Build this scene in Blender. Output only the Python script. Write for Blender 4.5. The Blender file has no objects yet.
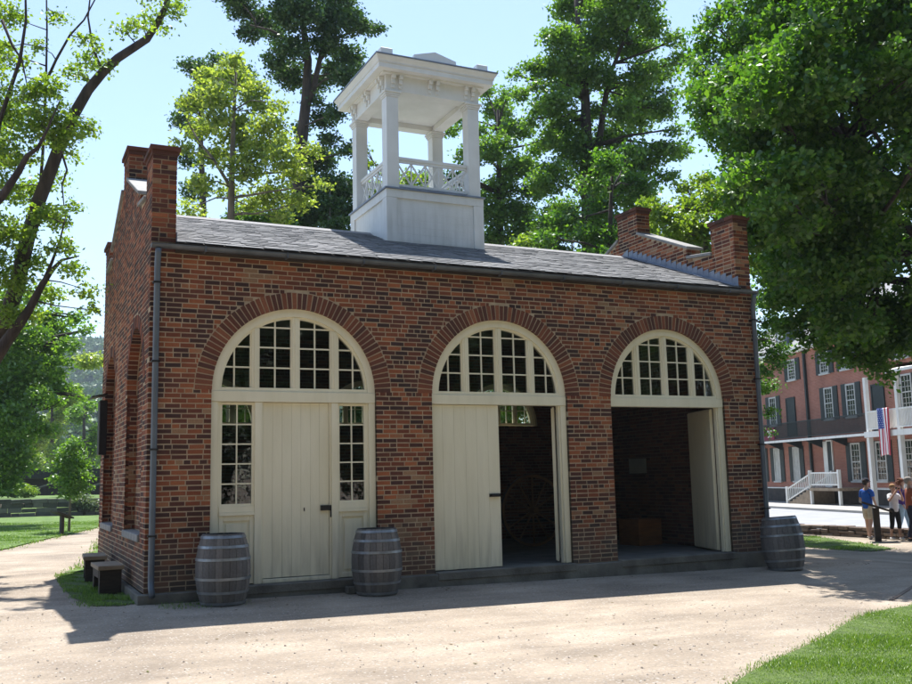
import bpy, bmesh, math, random
import numpy as np
from mathutils import Vector, Matrix
PI = math.pi
rnd = random.Random(7)
rng = np.random.default_rng(11)
scene = bpy.context.scene
col = scene.collection

# ------------------------------------------------------------------ camera
CAM = Vector((-1.7879, -13.5605, 1.4329)); YAW, PITCH, ROLL, FPX = 0.4441, 0.1405, -0.0233, 957.18
d_ = Vector((math.sin(YAW)*math.cos(PITCH), math.cos(YAW)*math.cos(PITCH), math.sin(PITCH)))
r0 = Vector((math.cos(YAW), -math.sin(YAW), 0)); u0 = r0.cross(d_)
R_ = math.cos(ROLL)*r0 + math.sin(ROLL)*u0
U_ = -math.sin(ROLL)*r0 + math.cos(ROLL)*u0
cd = bpy.data.cameras.new('camera'); cam = bpy.data.objects.new('camera', cd); col.objects.link(cam)
M3 = Matrix((R_, U_, -d_)).transposed()
cam.matrix_world = Matrix.Translation(CAM) @ M3.to_4x4()
cd.sensor_width = 36; cd.lens = FPX*36/912; cd.clip_end = 6000; cd.clip_start = .05
scene.camera = cam
def at(px, py, d):
    """a world point seen from the visitor's standpoint at depth d (only used to set out far trees and limbs)"""
    v = d_ + R_*((px-456)/FPX) - U_*((py-342)/FPX)
    return CAM + v*d

# ------------------------------------------------------------------ terrain
def ss(a, b, t):
    t = min(max((t-a)/(b-a), 0), 1); return t*t*(3-2*t)
def terr(x, y):
    g = -.13 - .013*min(max(x, 0), 10.8)
    g -= .08*ss(0, 3, -y)
    g -= .42*ss(10.8, 19, x)
    g += .9*ss(42.6, 46, y)*ss(14, 6, x)
    g += 30*ss(150, 400, y)*ss(300, 60, x)
    g += 72*ss(380, 760, y)*ss(460, 120, x)
    return g

# ------------------------------------------------------------------ materials
def new_mat(name):
    m = bpy.data.materials.new(name); m.use_nodes = True
    nt = m.node_tree; b = nt.nodes['Principled BSDF']
    return m, nt, b
def N(nt, t, **kw):
    n = nt.nodes.new(t)
    for k, v in kw.items():
        if k.startswith('i_'): n.inputs[k[2:].replace('_', ' ')].default_value = v
        else: setattr(n, k, v)
    return n
def ramp(nt, stops, interp='LINEAR'):
    n = nt.nodes.new('ShaderNodeValToRGB'); cr = n.color_ramp; cr.interpolation = interp
    while len(cr.elements) < len(stops): cr.elements.new(.5)
    for e, (p, c) in zip(cr.elements, stops):
        e.position = p; e.color = (*c, 1) if len(c) == 3 else c
    return n
def mul(c, k): return tuple(min(1, x*k) for x in c)
def pm(name, c1, c2, scale=6, rough=.8, bump=.2, bscale=40, metal=0, detail=6, stretch=(1, 1, 1), dist=.01):
    m, nt, b = new_mat(name)
    tc = N(nt, 'ShaderNodeTexCoord'); mp = N(nt, 'ShaderNodeMapping'); mp.inputs['Scale'].default_value = stretch
    nt.links.new(tc.outputs['Object'], mp.inputs['Vector'])
    n1 = N(nt, 'ShaderNodeTexNoise'); n1.inputs['Scale'].default_value = scale; n1.inputs['Detail'].default_value = detail
    nt.links.new(mp.outputs[0], n1.inputs['Vector'])
    r = ramp(nt, [(.3, c1), (.7, c2)]); nt.links.new(n1.outputs['Fac'], r.inputs[0])
    nt.links.new(r.outputs[0], b.inputs['Base Color'])
    b.inputs['Roughness'].default_value = rough; b.inputs['Metallic'].default_value = metal
    if bump:
        n2 = N(nt, 'ShaderNodeTexNoise'); n2.inputs['Scale'].default_value = bscale; n2.inputs['Detail'].default_value = 5
        nt.links.new(mp.outputs[0], n2.inputs['Vector'])
        bp = N(nt, 'ShaderNodeBump'); bp.inputs['Strength'].default_value = bump; bp.inputs['Distance'].default_value = dist
        nt.links.new(n2.outputs['Fac'], bp.inputs['Height']); nt.links.new(bp.outputs[0], b.inputs['Normal'])
    return m
def dirty_foot(m, col_, z0, z1, amt):
    nt = m.node_tree; b = nt.nodes['Principled BSDF']; lk = b.inputs['Base Color'].links[0]; src = lk.from_socket
    tc = N(nt, 'ShaderNodeTexCoord'); sp = N(nt, 'ShaderNodeSeparateXYZ'); nt.links.new(tc.outputs['Object'], sp.inputs[0])
    mp = N(nt, 'ShaderNodeMapping'); mp.inputs['Scale'].default_value = (9, 9, .9); nt.links.new(tc.outputs['Object'], mp.inputs[0])
    n = N(nt, 'ShaderNodeTexNoise'); n.inputs['Scale'].default_value = 1.3; n.inputs['Detail'].default_value = 7; nt.links.new(mp.outputs[0], n.inputs['Vector'])
    mr = N(nt, 'ShaderNodeMapRange'); mr.inputs['From Min'].default_value = z0; mr.inputs['From Max'].default_value = z1; mr.inputs['To Min'].default_value = 1; mr.inputs['To Max'].default_value = .18; nt.links.new(sp.outputs['Z'], mr.inputs['Value'])
    m1 = N(nt, 'ShaderNodeMapRange'); m1.inputs['From Min'].default_value = .42; m1.inputs['From Max'].default_value = .72; nt.links.new(n.outputs['Fac'], m1.inputs['Value'])
    q = N(nt, 'ShaderNodeMath', operation='MULTIPLY'); nt.links.new(mr.outputs[0], q.inputs[0]); nt.links.new(m1.outputs[0], q.inputs[1])
    q2 = N(nt, 'ShaderNodeMath', operation='MULTIPLY'); q2.inputs[1].default_value = amt; nt.links.new(q.outputs[0], q2.inputs[0])
    mx = N(nt, 'ShaderNodeMix', data_type='RGBA'); nt.links.new(q2.outputs[0], mx.inputs[0]); nt.links.new(src, mx.inputs[6]); mx.inputs[7].default_value = (*col_, 1)
    nt.links.new(mx.outputs[2], b.inputs['Base Color'])
def island_mat(name, stops, noise=.35, nscale=.7, rough=.85, bump=.3, bscale=60, base_dirt=None, interp='LINEAR', blotch=.4):
    """colour per brick, slate, stave ... with a slow drift over the whole surface"""
    m, nt, b = new_mat(name)
    g = N(nt, 'ShaderNodeNewGeometry'); tc = N(nt, 'ShaderNodeTexCoord')
    n1 = N(nt, 'ShaderNodeTexNoise'); n1.inputs['Scale'].default_value = nscale; n1.inputs['Detail'].default_value = 4
    nt.links.new(tc.outputs['Object'], n1.inputs['Vector'])
    a = N(nt, 'ShaderNodeMath', operation='MULTIPLY_ADD'); a.inputs[1].default_value = noise*2; a.inputs[2].default_value = -noise
    nt.links.new(n1.outputs['Fac'], a.inputs[0])
    s = N(nt, 'ShaderNodeMath', operation='ADD'); nt.links.new(g.outputs['Random Per Island'], s.inputs[0]); nt.links.new(a.outputs[0], s.inputs[1])
    r = ramp(nt, stops, interp); nt.links.new(s.outputs[0], r.inputs[0])
    n2 = N(nt, 'ShaderNodeTexNoise'); n2.inputs['Scale'].default_value = bscale; n2.inputs['Detail'].default_value = 6
    nt.links.new(tc.outputs['Object'], n2.inputs['Vector'])
    mr = N(nt, 'ShaderNodeMapRange'); mr.inputs['To Min'].default_value = .62; mr.inputs['To Max'].default_value = 1.38
    n4 = N(nt, 'ShaderNodeTexNoise'); n4.inputs['Scale'].default_value = .9; n4.inputs['Detail'].default_value = 6; n4.inputs['Roughness'].default_value = .65
    mp4 = N(nt, 'ShaderNodeMapping'); mp4.inputs['Scale'].default_value = (1, 1, .45); nt.links.new(tc.outputs['Object'], mp4.inputs[0]); nt.links.new(mp4.outputs[0], n4.inputs['Vector'])
    av = N(nt, 'ShaderNodeMath', operation='MULTIPLY_ADD'); av.inputs[1].default_value = blotch; nt.links.new(n4.outputs['Fac'], av.inputs[0]); av.inputs[2].default_value = -.5*blotch
    ad4 = N(nt, 'ShaderNodeMath', operation='ADD'); nt.links.new(n2.outputs['Fac'], ad4.inputs[0]); nt.links.new(av.outputs[0], ad4.inputs[1])
    nt.links.new(ad4.outputs[0], mr.inputs['Value'])
    mx = N(nt, 'ShaderNodeMix', data_type='RGBA', blend_type='MULTIPLY'); mx.inputs[0].default_value = 1
    nt.links.new(r.outputs[0], mx.inputs[6]); nt.links.new(mr.outputs[0], mx.inputs[7])
    out = mx.outputs[2]
    if base_dirt:
        sp = N(nt, 'ShaderNodeSeparateXYZ'); nt.links.new(tc.outputs['Object'], sp.inputs[0])
        n3 = N(nt, 'ShaderNodeTexNoise'); n3.inputs['Scale'].default_value = 2.2; n3.inputs['Detail'].default_value = 5
        nt.links.new(tc.outputs['Object'], n3.inputs['Vector'])
        q = N(nt, 'ShaderNodeMath', operation='MULTIPLY_ADD'); q.inputs[1].default_value = -1.6; nt.links.new(n3.outputs['Fac'], q.inputs[0]); q.inputs[2].default_value = .8
        q2 = N(nt, 'ShaderNodeMath', operation='ADD'); nt.links.new(sp.outputs['Z'], q2.inputs[0]); nt.links.new(q.outputs[0], q2.inputs[1])
        mr2 = N(nt, 'ShaderNodeMapRange'); mr2.inputs['From Min'].default_value = .15; mr2.inputs['From Max'].default_value = .85
        mr2.inputs['To Min'].default_value = .7; mr2.inputs['To Max'].default_value = 0
        nt.links.new(q2.outputs[0], mr2.inputs['Value'])
        mx2 = N(nt, 'ShaderNodeMix', data_type='RGBA'); nt.links.new(mr2.outputs[0], mx2.inputs[0])
        nt.links.new(out, mx2.inputs[6]); mx2.inputs[7].default_value = (*base_dirt, 1); out = mx2.outputs[2]
    nt.links.new(out, b.inputs['Base Color']); b.inputs['Roughness'].default_value = rough
    b.inputs['Specular IOR Level'].default_value = .3
    bp = N(nt, 'ShaderNodeBump'); bp.inputs['Strength'].default_value = bump; bp.inputs['Distance'].default_value = .008
    nt.links.new(n2.outputs['Fac'], bp.inputs['Height']); nt.links.new(bp.outputs[0], b.inputs['Normal'])
    return m
def leaf_mat(name, c1, c2, c3, trans=.4):
    m = bpy.data.materials.new(name); m.use_nodes = True; nt = m.node_tree; nt.nodes.clear()
    g = N(nt, 'ShaderNodeNewGeometry'); r = ramp(nt, [(0, c1), (.5, c2), (1, c3)])
    nt.links.new(g.outputs['Random Per Island'], r.inputs[0])
    df = N(nt, 'ShaderNodeBsdfDiffuse'); tr = N(nt, 'ShaderNodeBsdfTranslucent'); gl = N(nt, 'ShaderNodeBsdfGlossy')
    gl.inputs['Roughness'].default_value = .45; gl.inputs['Color'].default_value = (.7, .75, .7, 1)
    nt.links.new(r.outputs[0], df.inputs[0])
    br = N(nt, 'ShaderNodeMix', data_type='RGBA', blend_type='MULTIPLY'); br.inputs[0].default_value = 1
    nt.links.new(r.outputs[0], br.inputs[6]); br.inputs[7].default_value = (1.7, 1.75, .6, 1)
    nt.links.new(br.outputs[2], tr.inputs[0])
    m1 = N(nt, 'ShaderNodeMixShader'); m1.inputs[0].default_value = trans
    nt.links.new(df.outputs[0], m1.inputs[1]); nt.links.new(tr.outputs[0], m1.inputs[2])
    m2 = N(nt, 'ShaderNodeMixShader'); m2.inputs[0].default_value = .07
    nt.links.new(m1.outputs[0], m2.inputs[1]); nt.links.new(gl.outputs[0], m2.inputs[2])
    o = N(nt, 'ShaderNodeOutputMaterial'); nt.links.new(m2.outputs[0], o.inputs[0])
    return m
def glass_mat(name, tint=(.75, .8, .76), refl=1.0):
    m = bpy.data.materials.new(name); m.use_nodes = True; nt = m.node_tree; nt.nodes.clear()
    t = N(nt, 'ShaderNodeBsdfTransparent'); t.inputs[0].default_value = (*tint, 1)
    g = N(nt, 'ShaderNodeBsdfGlossy'); g.inputs['Roughness'].default_value = .03
    tc = N(nt, 'ShaderNodeTexCoord'); n2 = N(nt, 'ShaderNodeTexNoise'); n2.inputs['Scale'].default_value = 3.5; nt.links.new(tc.outputs['Object'], n2.inputs['Vector'])
    bp = N(nt, 'ShaderNodeBump'); bp.inputs['Strength'].default_value = .25; bp.inputs['Distance'].default_value = .02
    nt.links.new(n2.outputs['Fac'], bp.inputs['Height']); nt.links.new(bp.outputs[0], g.inputs['Normal'])
    f = N(nt, 'ShaderNodeFresnel'); f.inputs[0].default_value = 1.5
    k = N(nt, 'ShaderNodeMath', operation='MULTIPLY'); k.inputs[1].default_value = 2.2*refl; nt.links.new(f.outputs[0], k.inputs[0])
    mx = N(nt, 'ShaderNodeMixShader'); nt.links.new(k.outputs[0], mx.inputs[0]); nt.links.new(t.outputs[0], mx.inputs[1]); nt.links.new(g.outputs[0], mx.inputs[2])
    o = N(nt, 'ShaderNodeOutputMaterial'); nt.links.new(mx.outputs[0], o.inputs[0])
    return m
def brick_shader(name, cols, mortar, rot=False, bw=.215, bh=.072):
    """far brick: coordinates x,z (or y,z) of the object"""
    m, nt, b = new_mat(name)
    tc = N(nt, 'ShaderNodeTexCoord'); sp = N(nt, 'ShaderNodeSeparateXYZ'); nt.links.new(tc.outputs['Object'], sp.inputs[0])
    ad = N(nt, 'ShaderNodeMath', operation='ADD'); nt.links.new(sp.outputs['X'], ad.inputs[0]); nt.links.new(sp.outputs['Y'], ad.inputs[1])
    cb = N(nt, 'ShaderNodeCombineXYZ'); nt.links.new(ad.outputs[0], cb.inputs[0]); nt.links.new(sp.outputs['Z'], cb.inputs[1])
    bt = N(nt, 'ShaderNodeTexBrick'); bt.inputs['Scale'].default_value = 1; bt.inputs['Brick Width'].default_value = bw; bt.inputs['Row Height'].default_value = bh
    bt.inputs['Mortar Size'].default_value = .006; bt.inputs['Color1'].default_value = (*cols[0], 1); bt.inputs['Color2'].default_value = (*cols[1], 1); bt.inputs['Mortar'].default_value = (*mortar, 1)
    nt.links.new(cb.outputs[0], bt.inputs['Vector'])
    n1 = N(nt, 'ShaderNodeTexNoise'); n1.inputs['Scale'].default_value = .6; n1.inputs['Detail'].default_value = 8; nt.links.new(tc.outputs['Object'], n1.inputs['Vector'])
    mr = N(nt, 'ShaderNodeMapRange'); mr.inputs['To Min'].default_value = .5; mr.inputs['To Max'].default_value = 1.5; nt.links.new(n1.outputs['Fac'], mr.inputs['Value'])
    mx = N(nt, 'ShaderNodeMix', data_type='RGBA', blend_type='MULTIPLY'); mx.inputs[0].default_value = 1
    nt.links.new(bt.outputs['Color'], mx.inputs[6]); nt.links.new(mr.outputs[0], mx.inputs[7]); nt.links.new(mx.outputs[2], b.inputs['Base Color'])
    b.inputs['Roughness'].default_value = .9
    return m

BR = [(0, (.044, .022, .019)), (.16, (.066, .027, .021)), (.38, (.108, .036, .023)), (.58, (.175, .050, .024)), (.76, (.225, .067, .030)), (.92, (.32, .105, .044)), (1, (.28, .16, .09))]
M = {}
M['arch_brick'] = island_mat('arch_brick', [(0, (.075, .032, .024)), (.5, (.125, .042, .026)), (.85, (.17, .055, .03)), (1, (.25, .09, .045))], noise=.2)
M['brick'] = island_mat('old_brick', BR, blotch=1.5, noise=.5, nscale=.4, base_dirt=(.085, .075, .062))
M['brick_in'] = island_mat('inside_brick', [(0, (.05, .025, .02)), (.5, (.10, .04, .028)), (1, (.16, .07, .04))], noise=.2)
M['mortar_shaded'] = pm('inside_mortar_shaded', (.10, .08, .06), (.17, .14, .10), scale=5, rough=.95, bump=.4, bscale=90)  # darker copy of the mortar, indoor shade put into its colour
M['mortar'] = pm('mortar', (.31, .235, .155), (.49, .385, .26), scale=5, rough=.95, bump=.5, bscale=90)
M['cap'] = island_mat('cap_brick', [(0, (.05, .028, .022)), (1, (.12, .045, .03))], noise=.3)
M['foundation'] = pm('foundation_stone', (.085, .078, .065), (.20, .185, .155), scale=3, rough=.95, bump=.6, bscale=25, dist=.02)
M['cream'] = pm('cream_paint', (.73, .665, .48), (.82, .755, .575), scale=2.2, rough=.55, bump=.15, bscale=30, stretch=(1, 1, .35))
M['white'] = pm('white_paint', (.74, .73, .68), (.82, .81, .77), scale=3, rough=.55, bump=.15, bscale=25)
dirty_foot(M['cream'], (.24, .20, .13), .1, 1.0, .42); dirty_foot(M['white'], (.33, .31, .26), 6.0, 6.9, .28)
M['slate'] = island_mat('slate', [(0, (.185, .185, .185)), (.5, (.225, .225, .225)), (1, (.275, .27, .27))], noise=.12, nscale=.8, rough=.85, bump=.4, bscale=30)
M['gutter'] = pm('gutter_metal', (.075, .085, .10), (.13, .14, .16), scale=5, rough=.5, metal=.3, bump=.1)
M['pipe'] = pm('blue_grey_pipe', (.085, .105, .13), (.12, .145, .175), scale=4, rough=.45, metal=.2, bump=.08)
M['lead'] = pm('lead_flashing', (.16, .19, .25), (.26, .30, .37), scale=5, rough=.5, metal=.2, bump=.2)
M['coping'] = pm('coping_stone', (.17, .17, .165), (.28, .275, .26), scale=6, rough=.8, bump=.3)
M['dark_wood'] = pm('dark_wood', (.018, .012, .009), (.05, .033, .024), scale=5, rough=.7, bump=.3, stretch=(1, 1, 6))
M['plank'] = pm('weathered_plank', (.20, .15, .10), (.34, .26, .18), scale=5, rough=.8, bump=.3)
M['crate'] = pm('crate_wood', (.20, .075, .022), (.33, .13, .04), scale=6, rough=.6, bump=.2, stretch=(.5, 1, 4))
M['old_wood'] = pm('old_wheel_wood', (.11, .055, .025), (.18, .09, .04), scale=6, rough=.7, bump=.2)
M['iron'] = pm('black_iron', (.012, .012, .014), (.03, .028, .028), scale=8, rough=.5, metal=.5, bump=.1)
M['glass'] = glass_mat('window_glass')
M['floor'] = pm('concrete_floor', (.10, .10, .095), (.19, .185, .17), scale=3, rough=.9, bump=.3)
M['ceil'] = pm('plank_ceiling', (.10, .075, .05), (.16, .12, .08), scale=4, rough=.9, bump=.2)
M['plaque'] = pm('pale_plaque', (.30, .31, .28), (.36, .37, .33), scale=4, rough=.6, bump=0)
M['stave'] = island_mat('barrel_stave', [(0, (.085, .08, .078)), (.5, (.135, .125, .12)), (1, (.20, .18, .165))], noise=.25, nscale=2.5, rough=.8, bump=.5, bscale=35)
M['hoop'] = pm('barrel_hoop', (.20, .22, .25), (.36, .38, .40), scale=9, rough=.45, metal=.75, bump=.2)

def ground_mat():
    m, nt, b = new_mat('gravel_dirt')
    tc = N(nt, 'ShaderNodeTexCoord')
    def noise(s, d=8, r=.6):
        n = N(nt, 'ShaderNodeTexNoise'); n.inputs['Scale'].default_value = s; n.inputs['Detail'].default_value = d; n.inputs['Roughness'].default_value = r
        nt.links.new(tc.outputs['Object'], n.inputs['Vector']); return n
    a = noise(.55); r = ramp(nt, [(.30, (.225, .185, .145)), (.5, (.315, .26, .20)), (.7, (.40, .335, .265))]); nt.links.new(a.outputs['Fac'], r.inputs[0])
    f = noise(28, 10, .8); mr = N(nt, 'ShaderNodeMapRange'); mr.inputs['From Min'].default_value = .25; mr.inputs['From Max'].default_value = .75; mr.inputs['To Min'].default_value = .62; mr.inputs['To Max'].default_value = 1.32
    nt.links.new(f.outputs['Fac'], mr.inputs['Value'])
    mpg = N(nt, 'ShaderNodeMapping'); mpg.inputs['Scale'].default_value = (.35, 1.0, 1); mpg.inputs['Rotation'].default_value = (0, 0, .12); nt.links.new(tc.outputs['Object'], mpg.inputs[0])
    tr = N(nt, 'ShaderNodeTexNoise'); tr.inputs['Scale'].default_value = 2.3; tr.inputs['Detail'].default_value = 6; tr.inputs['Distortion'].default_value = .6; nt.links.new(mpg.outputs[0], tr.inputs['Vector'])
    tm = N(nt, 'ShaderNodeMapRange'); tm.inputs['From Min'].default_value = .3; tm.inputs['From Max'].default_value = .7; tm.inputs['To Min'].default_value = .80; tm.inputs['To Max'].default_value = 1.14; nt.links.new(tr.outputs['Fac'], tm.inputs['Value'])
    tq = N(nt, 'ShaderNodeMath', operation='MULTIPLY'); nt.links.new(tm.outputs[0], tq.inputs[0]); nt.links.new(mr.outputs[0], tq.inputs[1])
    mx = N(nt, 'ShaderNodeMix', data_type='RGBA', blend_type='MULTIPLY'); mx.inputs[0].default_value = 1
    nt.links.new(r.outputs[0], mx.inputs[6]); nt.links.new(tq.outputs[0], mx.inputs[7])
    v = N(nt, 'ShaderNodeTexVoronoi'); v.inputs['Scale'].default_value = 34; nt.links.new(tc.outputs['Object'], v.inputs['Vector'])
    sel = N(nt, 'ShaderNodeSeparateColor'); nt.links.new(v.outputs['Color'], sel.inputs[0])
    gt = N(nt, 'ShaderNodeMath', operation='GREATER_THAN'); gt.inputs[1].default_value = .72; nt.links.new(sel.outputs[0], gt.inputs[0])
    lt = N(nt, 'ShaderNodeMath', operation='LESS_THAN'); lt.inputs[1].default_value = .42; nt.links.new(v.outputs['Distance'], lt.inputs[0])
    an = N(nt, 'ShaderNodeMath', operation='MULTIPLY'); nt.links.new(gt.outputs[0], an.inputs[0]); nt.links.new(lt.outputs[0], an.inputs[1])
    pc = ramp(nt, [(0, (.21, .18, .15)), (.5, (.33, .295, .255)), (1, (.46, .42, .37))]); nt.links.new(sel.outputs[1], pc.inputs[0])
    mx2 = N(nt, 'ShaderNodeMix', data_type='RGBA'); nt.links.new(an.outputs[0], mx2.inputs[0]); nt.links.new(mx.outputs[2], mx2.inputs[6]); nt.links.new(pc.outputs[0], mx2.inputs[7])
    nt.links.new(mx2.outputs[2], b.inputs['Base Color']); b.inputs['Roughness'].default_value = .95; b.inputs['Specular IOR Level'].default_value = .2
    h = N(nt, 'ShaderNodeMath', operation='MULTIPLY_ADD'); h.inputs[1].default_value = .8; nt.links.new(an.outputs[0], h.inputs[0]); nt.links.new(f.outputs['Fac'], h.inputs[2])
    bp = N(nt, 'ShaderNodeBump'); bp.inputs['Strength'].default_value = .8; bp.inputs['Distance'].default_value = .012
    nt.links.new(h.outputs[0], bp.inputs['Height'])
    big = noise(1.7, 4); bp2 = N(nt, 'ShaderNodeBump'); bp2.inputs['Strength'].default_value = .5; bp2.inputs['Distance'].default_value = .05
    nt.links.new(big.outputs['Fac'], bp2.inputs['Height']); nt.links.new(bp2.outputs[0], bp.inputs['Normal']); nt.links.new(bp.outputs[0], b.inputs['Normal'])
    return m
M['dirt'] = ground_mat()
M['lawn'] = pm('lawn_turf', (.055, .105, .018), (.13, .20, .045), scale=1.6, rough=1, bump=.8, bscale=45, detail=10, dist=.03)
M['lawn_near'] = pm('lawn_soil', (.045, .075, .014), (.10, .15, .03), scale=9, rough=1, bump=.8, bscale=60, detail=10, dist=.02)
M['street'] = pm('pale_asphalt', (.23, .235, .25), (.29, .295, .31), scale=1.2, rough=.9, bump=.2, bscale=60)
M['walk'] = pm('pale_sidewalk', (.28, .265, .24), (.36, .34, .31), scale=1.2, rough=.9, bump=.2, bscale=30)
M['blade'] = leaf_mat('grass_blade', (.075, .15, .02), (.13, .24, .035), (.22, .30, .07), .35)
M['clover'] = leaf_mat('clover_leaf', (.12, .20, .05), (.20, .28, .10), (.38, .42, .26), .3)
M['stone'] = island_mat('dry_stone', [(0, (.07, .05, .04)), (.5, (.15, .11, .085)), (1, (.24, .19, .15))], noise=.2, nscale=2, bump=.6, bscale=12)
M['grey_stone'] = island_mat('grey_stone', [(0, (.05, .052, .045)), (.5, (.09, .09, .08)), (1, (.15, .15, .13))], noise=.2, nscale=1, bump=.6, bscale=6)
M['bark'] = pm('bark', (.030, .024, .022), (.085, .065, .055), scale=7, rough=.95, bump=.9, bscale=22, stretch=(1, 1, .25), dist=.04)
M['bark_light'] = pm('pale_bark', (.10, .085, .07), (.20, .17, .14), scale=7, rough=.95, bump=.6, bscale=22, stretch=(1, 1, .3), dist=.03)
M['leaf_green'] = leaf_mat('leaf_green', (.055, .125, .016), (.095, .195, .026), (.155, .26, .045), .5)
M['leaf_maple'] = leaf_mat('leaf_maple', (.036, .10, .012), (.070, .17, .020), (.13, .235, .032), .5)
M['leaf_dark'] = leaf_mat('leaf_dark', (.026, .064, .018), (.044, .10, .026), (.075, .14, .04), .32)
M['leaf_yellow'] = leaf_mat('leaf_yellow', (.13, .19, .035), (.21, .28, .06), (.33, .38, .12), .5)
M['leaf_lime'] = leaf_mat('leaf_lime', (.09, .16, .018), (.15, .24, .03), (.24, .32, .055), .5)
M['leaf_grey'] = leaf_mat('leaf_grey', (.08, .12, .07), (.12, .16, .10), (.17, .20, .13), .3)
M['forest'] = leaf_mat('far_forest', (.022, .055, .020), (.040, .085, .026), (.07, .13, .035), .2)

# ------------------------------------------------------------------ mesh building
class MB:
    def __init__(s): s.v = []; s.f = []; s.m = []
    def add(s, vs, fs, mi=0):
        o = len(s.v); s.v += [tuple(q) for q in vs]; s.f += [tuple(i+o for i in f) for f in fs]; s.m += [mi]*len(fs); return s
    def box(s, x0, x1, y0, y1, z0, z1, mi=0, mat=None):
        vs = [Vector((x, y, z)) for z in (z0, z1) for y in (y0, y1) for x in (x0, x1)]
        if mat: vs = [mat @ v for v in vs]
        return s.add(vs, [(0, 2, 3, 1), (4, 5, 7, 6), (0, 1, 5, 4), (2, 6, 7, 3), (0, 4, 6, 2), (1, 3, 7, 5)], mi)
    def prism(s, poly, ext, mi=0):
        """poly: list of 3D points, extruded by vector"""
        n = len(poly); e = Vector(ext); vs = [Vector(p) for p in poly] + [Vector(p)+e for p in poly]
        fs = [tuple(range(n-1, -1, -1)), tuple(range(n, 2*n))] + [(i, (i+1) % n, n+(i+1) % n, n+i) for i in range(n)]
        return s.add(vs, fs, mi)
    def tube(s, pts, rad, n=8, mi=0, cap=True):
        pts = [Vector(p) for p in pts]; rad = rad if isinstance(rad, (list, tuple)) else [rad]*len(pts)
        vs = []; fs = []; up = None
        for i, p in enumerate(pts):
            t = (pts[min(i+1, len(pts)-1)] - pts[max(i-1, 0)]).normalized()
            if up is None: up = t.orthogonal().normalized()
            up = (up - t*up.dot(t)); up = up.normalized() if up.length > 1e-6 else t.orthogonal().normalized()
            w = t.cross(up)
            for k in range(n):
                a = 2*PI*k/n; vs.append(p + (up*math.cos(a) + w*math.sin(a))*rad[i])
        for i in range(len(pts)-1):
            for k in range(n): fs.append((i*n+k, i*n+(k+1) % n, (i+1)*n+(k+1) % n, (i+1)*n+k))
        if cap: fs += [tuple(range(n-1, -1, -1)), tuple(range((len(pts)-1)*n, len(pts)*n))]
        return s.add(vs, fs, mi)
    def lathe(s, prof, n=32, c=(0, 0, 0), mi=0, mat=None):
        vs = []; fs = []
        for r, z in prof:
            for k in range(n):
                a = 2*PI*k/n; v = Vector((c[0]+r*math.cos(a), c[1]+r*math.sin(a), c[2]+z)); vs.append(mat @ v if mat else v)
        for i in range(len(prof)-1):
            for k in range(n): fs.append((i*n+k, i*n+(k+1) % n, (i+1)*n+(k+1) % n, (i+1)*n+k))
        return s.add(vs, fs, mi)
    def sphere(s, c, r, n=10, mi=0, sc=(1, 1, 1)):
        prof = [(math.sin(PI*i/(n//2+2))*r, -math.cos(PI*i/(n//2+2))*r) for i in range(n//2+3)]
        prof[0] = (1e-4, -r); prof[-1] = (1e-4, r)
        mt = Matrix.Translation(Vector(c)) @ Matrix.Diagonal((*sc, 1))
        return s.lathe(prof, n, (0, 0, 0), mi, mt)
    def build(s, name, mats, parent=None, smooth=False, label=None, cat=None, group=None, kind=None, bevel=0):
        me = bpy.data.meshes.new(name); me.from_pydata(s.v, [], s.f)
        mats = mats if isinstance(mats, (list, tuple)) else [mats]
        for m in mats: me.materials.append(m)
        if len(mats) > 1: me.polygons.foreach_set('material_index', s.m)
        if smooth: me.polygons.foreach_set('use_smooth', [True]*len(s.f))
        me.update(); o = bpy.data.objects.new(name, me); col.objects.link(o)
        if parent: o.parent = parent
        if bevel:
            b = o.modifiers.new('bevel', 'BEVEL'); b.width = bevel; b.segments = 1; b.limit_method = 'ANGLE'
        tag(o, label, cat, group, kind); return o
def tag(o, label=None, cat=None, group=None, kind=None):
    if label: o['label'] = label
    if cat: o['category'] = cat
    if group: o['group'] = group
    if kind: o['kind'] = kind
    return o
def empty(name, loc, rz=0, label=None, cat=None, group=None, kind=None):
    o = bpy.data.objects.new(name, None); col.objects.link(o); o.location = loc; o.rotation_euler = (0, 0, rz); o.empty_display_size = .2
    return tag(o, label, cat, group, kind)
def smooth_by_angle(o, ang=40):
    me = o.data; me.polygons.foreach_set('use_smooth', [True]*len(me.polygons))
    try: me.set_sharp_from_angle(angle=math.radians(ang))
    except Exception: pass
def copy_tree(o, parent=None):
    c = o.copy(); col.objects.link(c); c.parent = parent
    for ch in list(o.children): copy_tree(ch, c)
    return c

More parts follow.
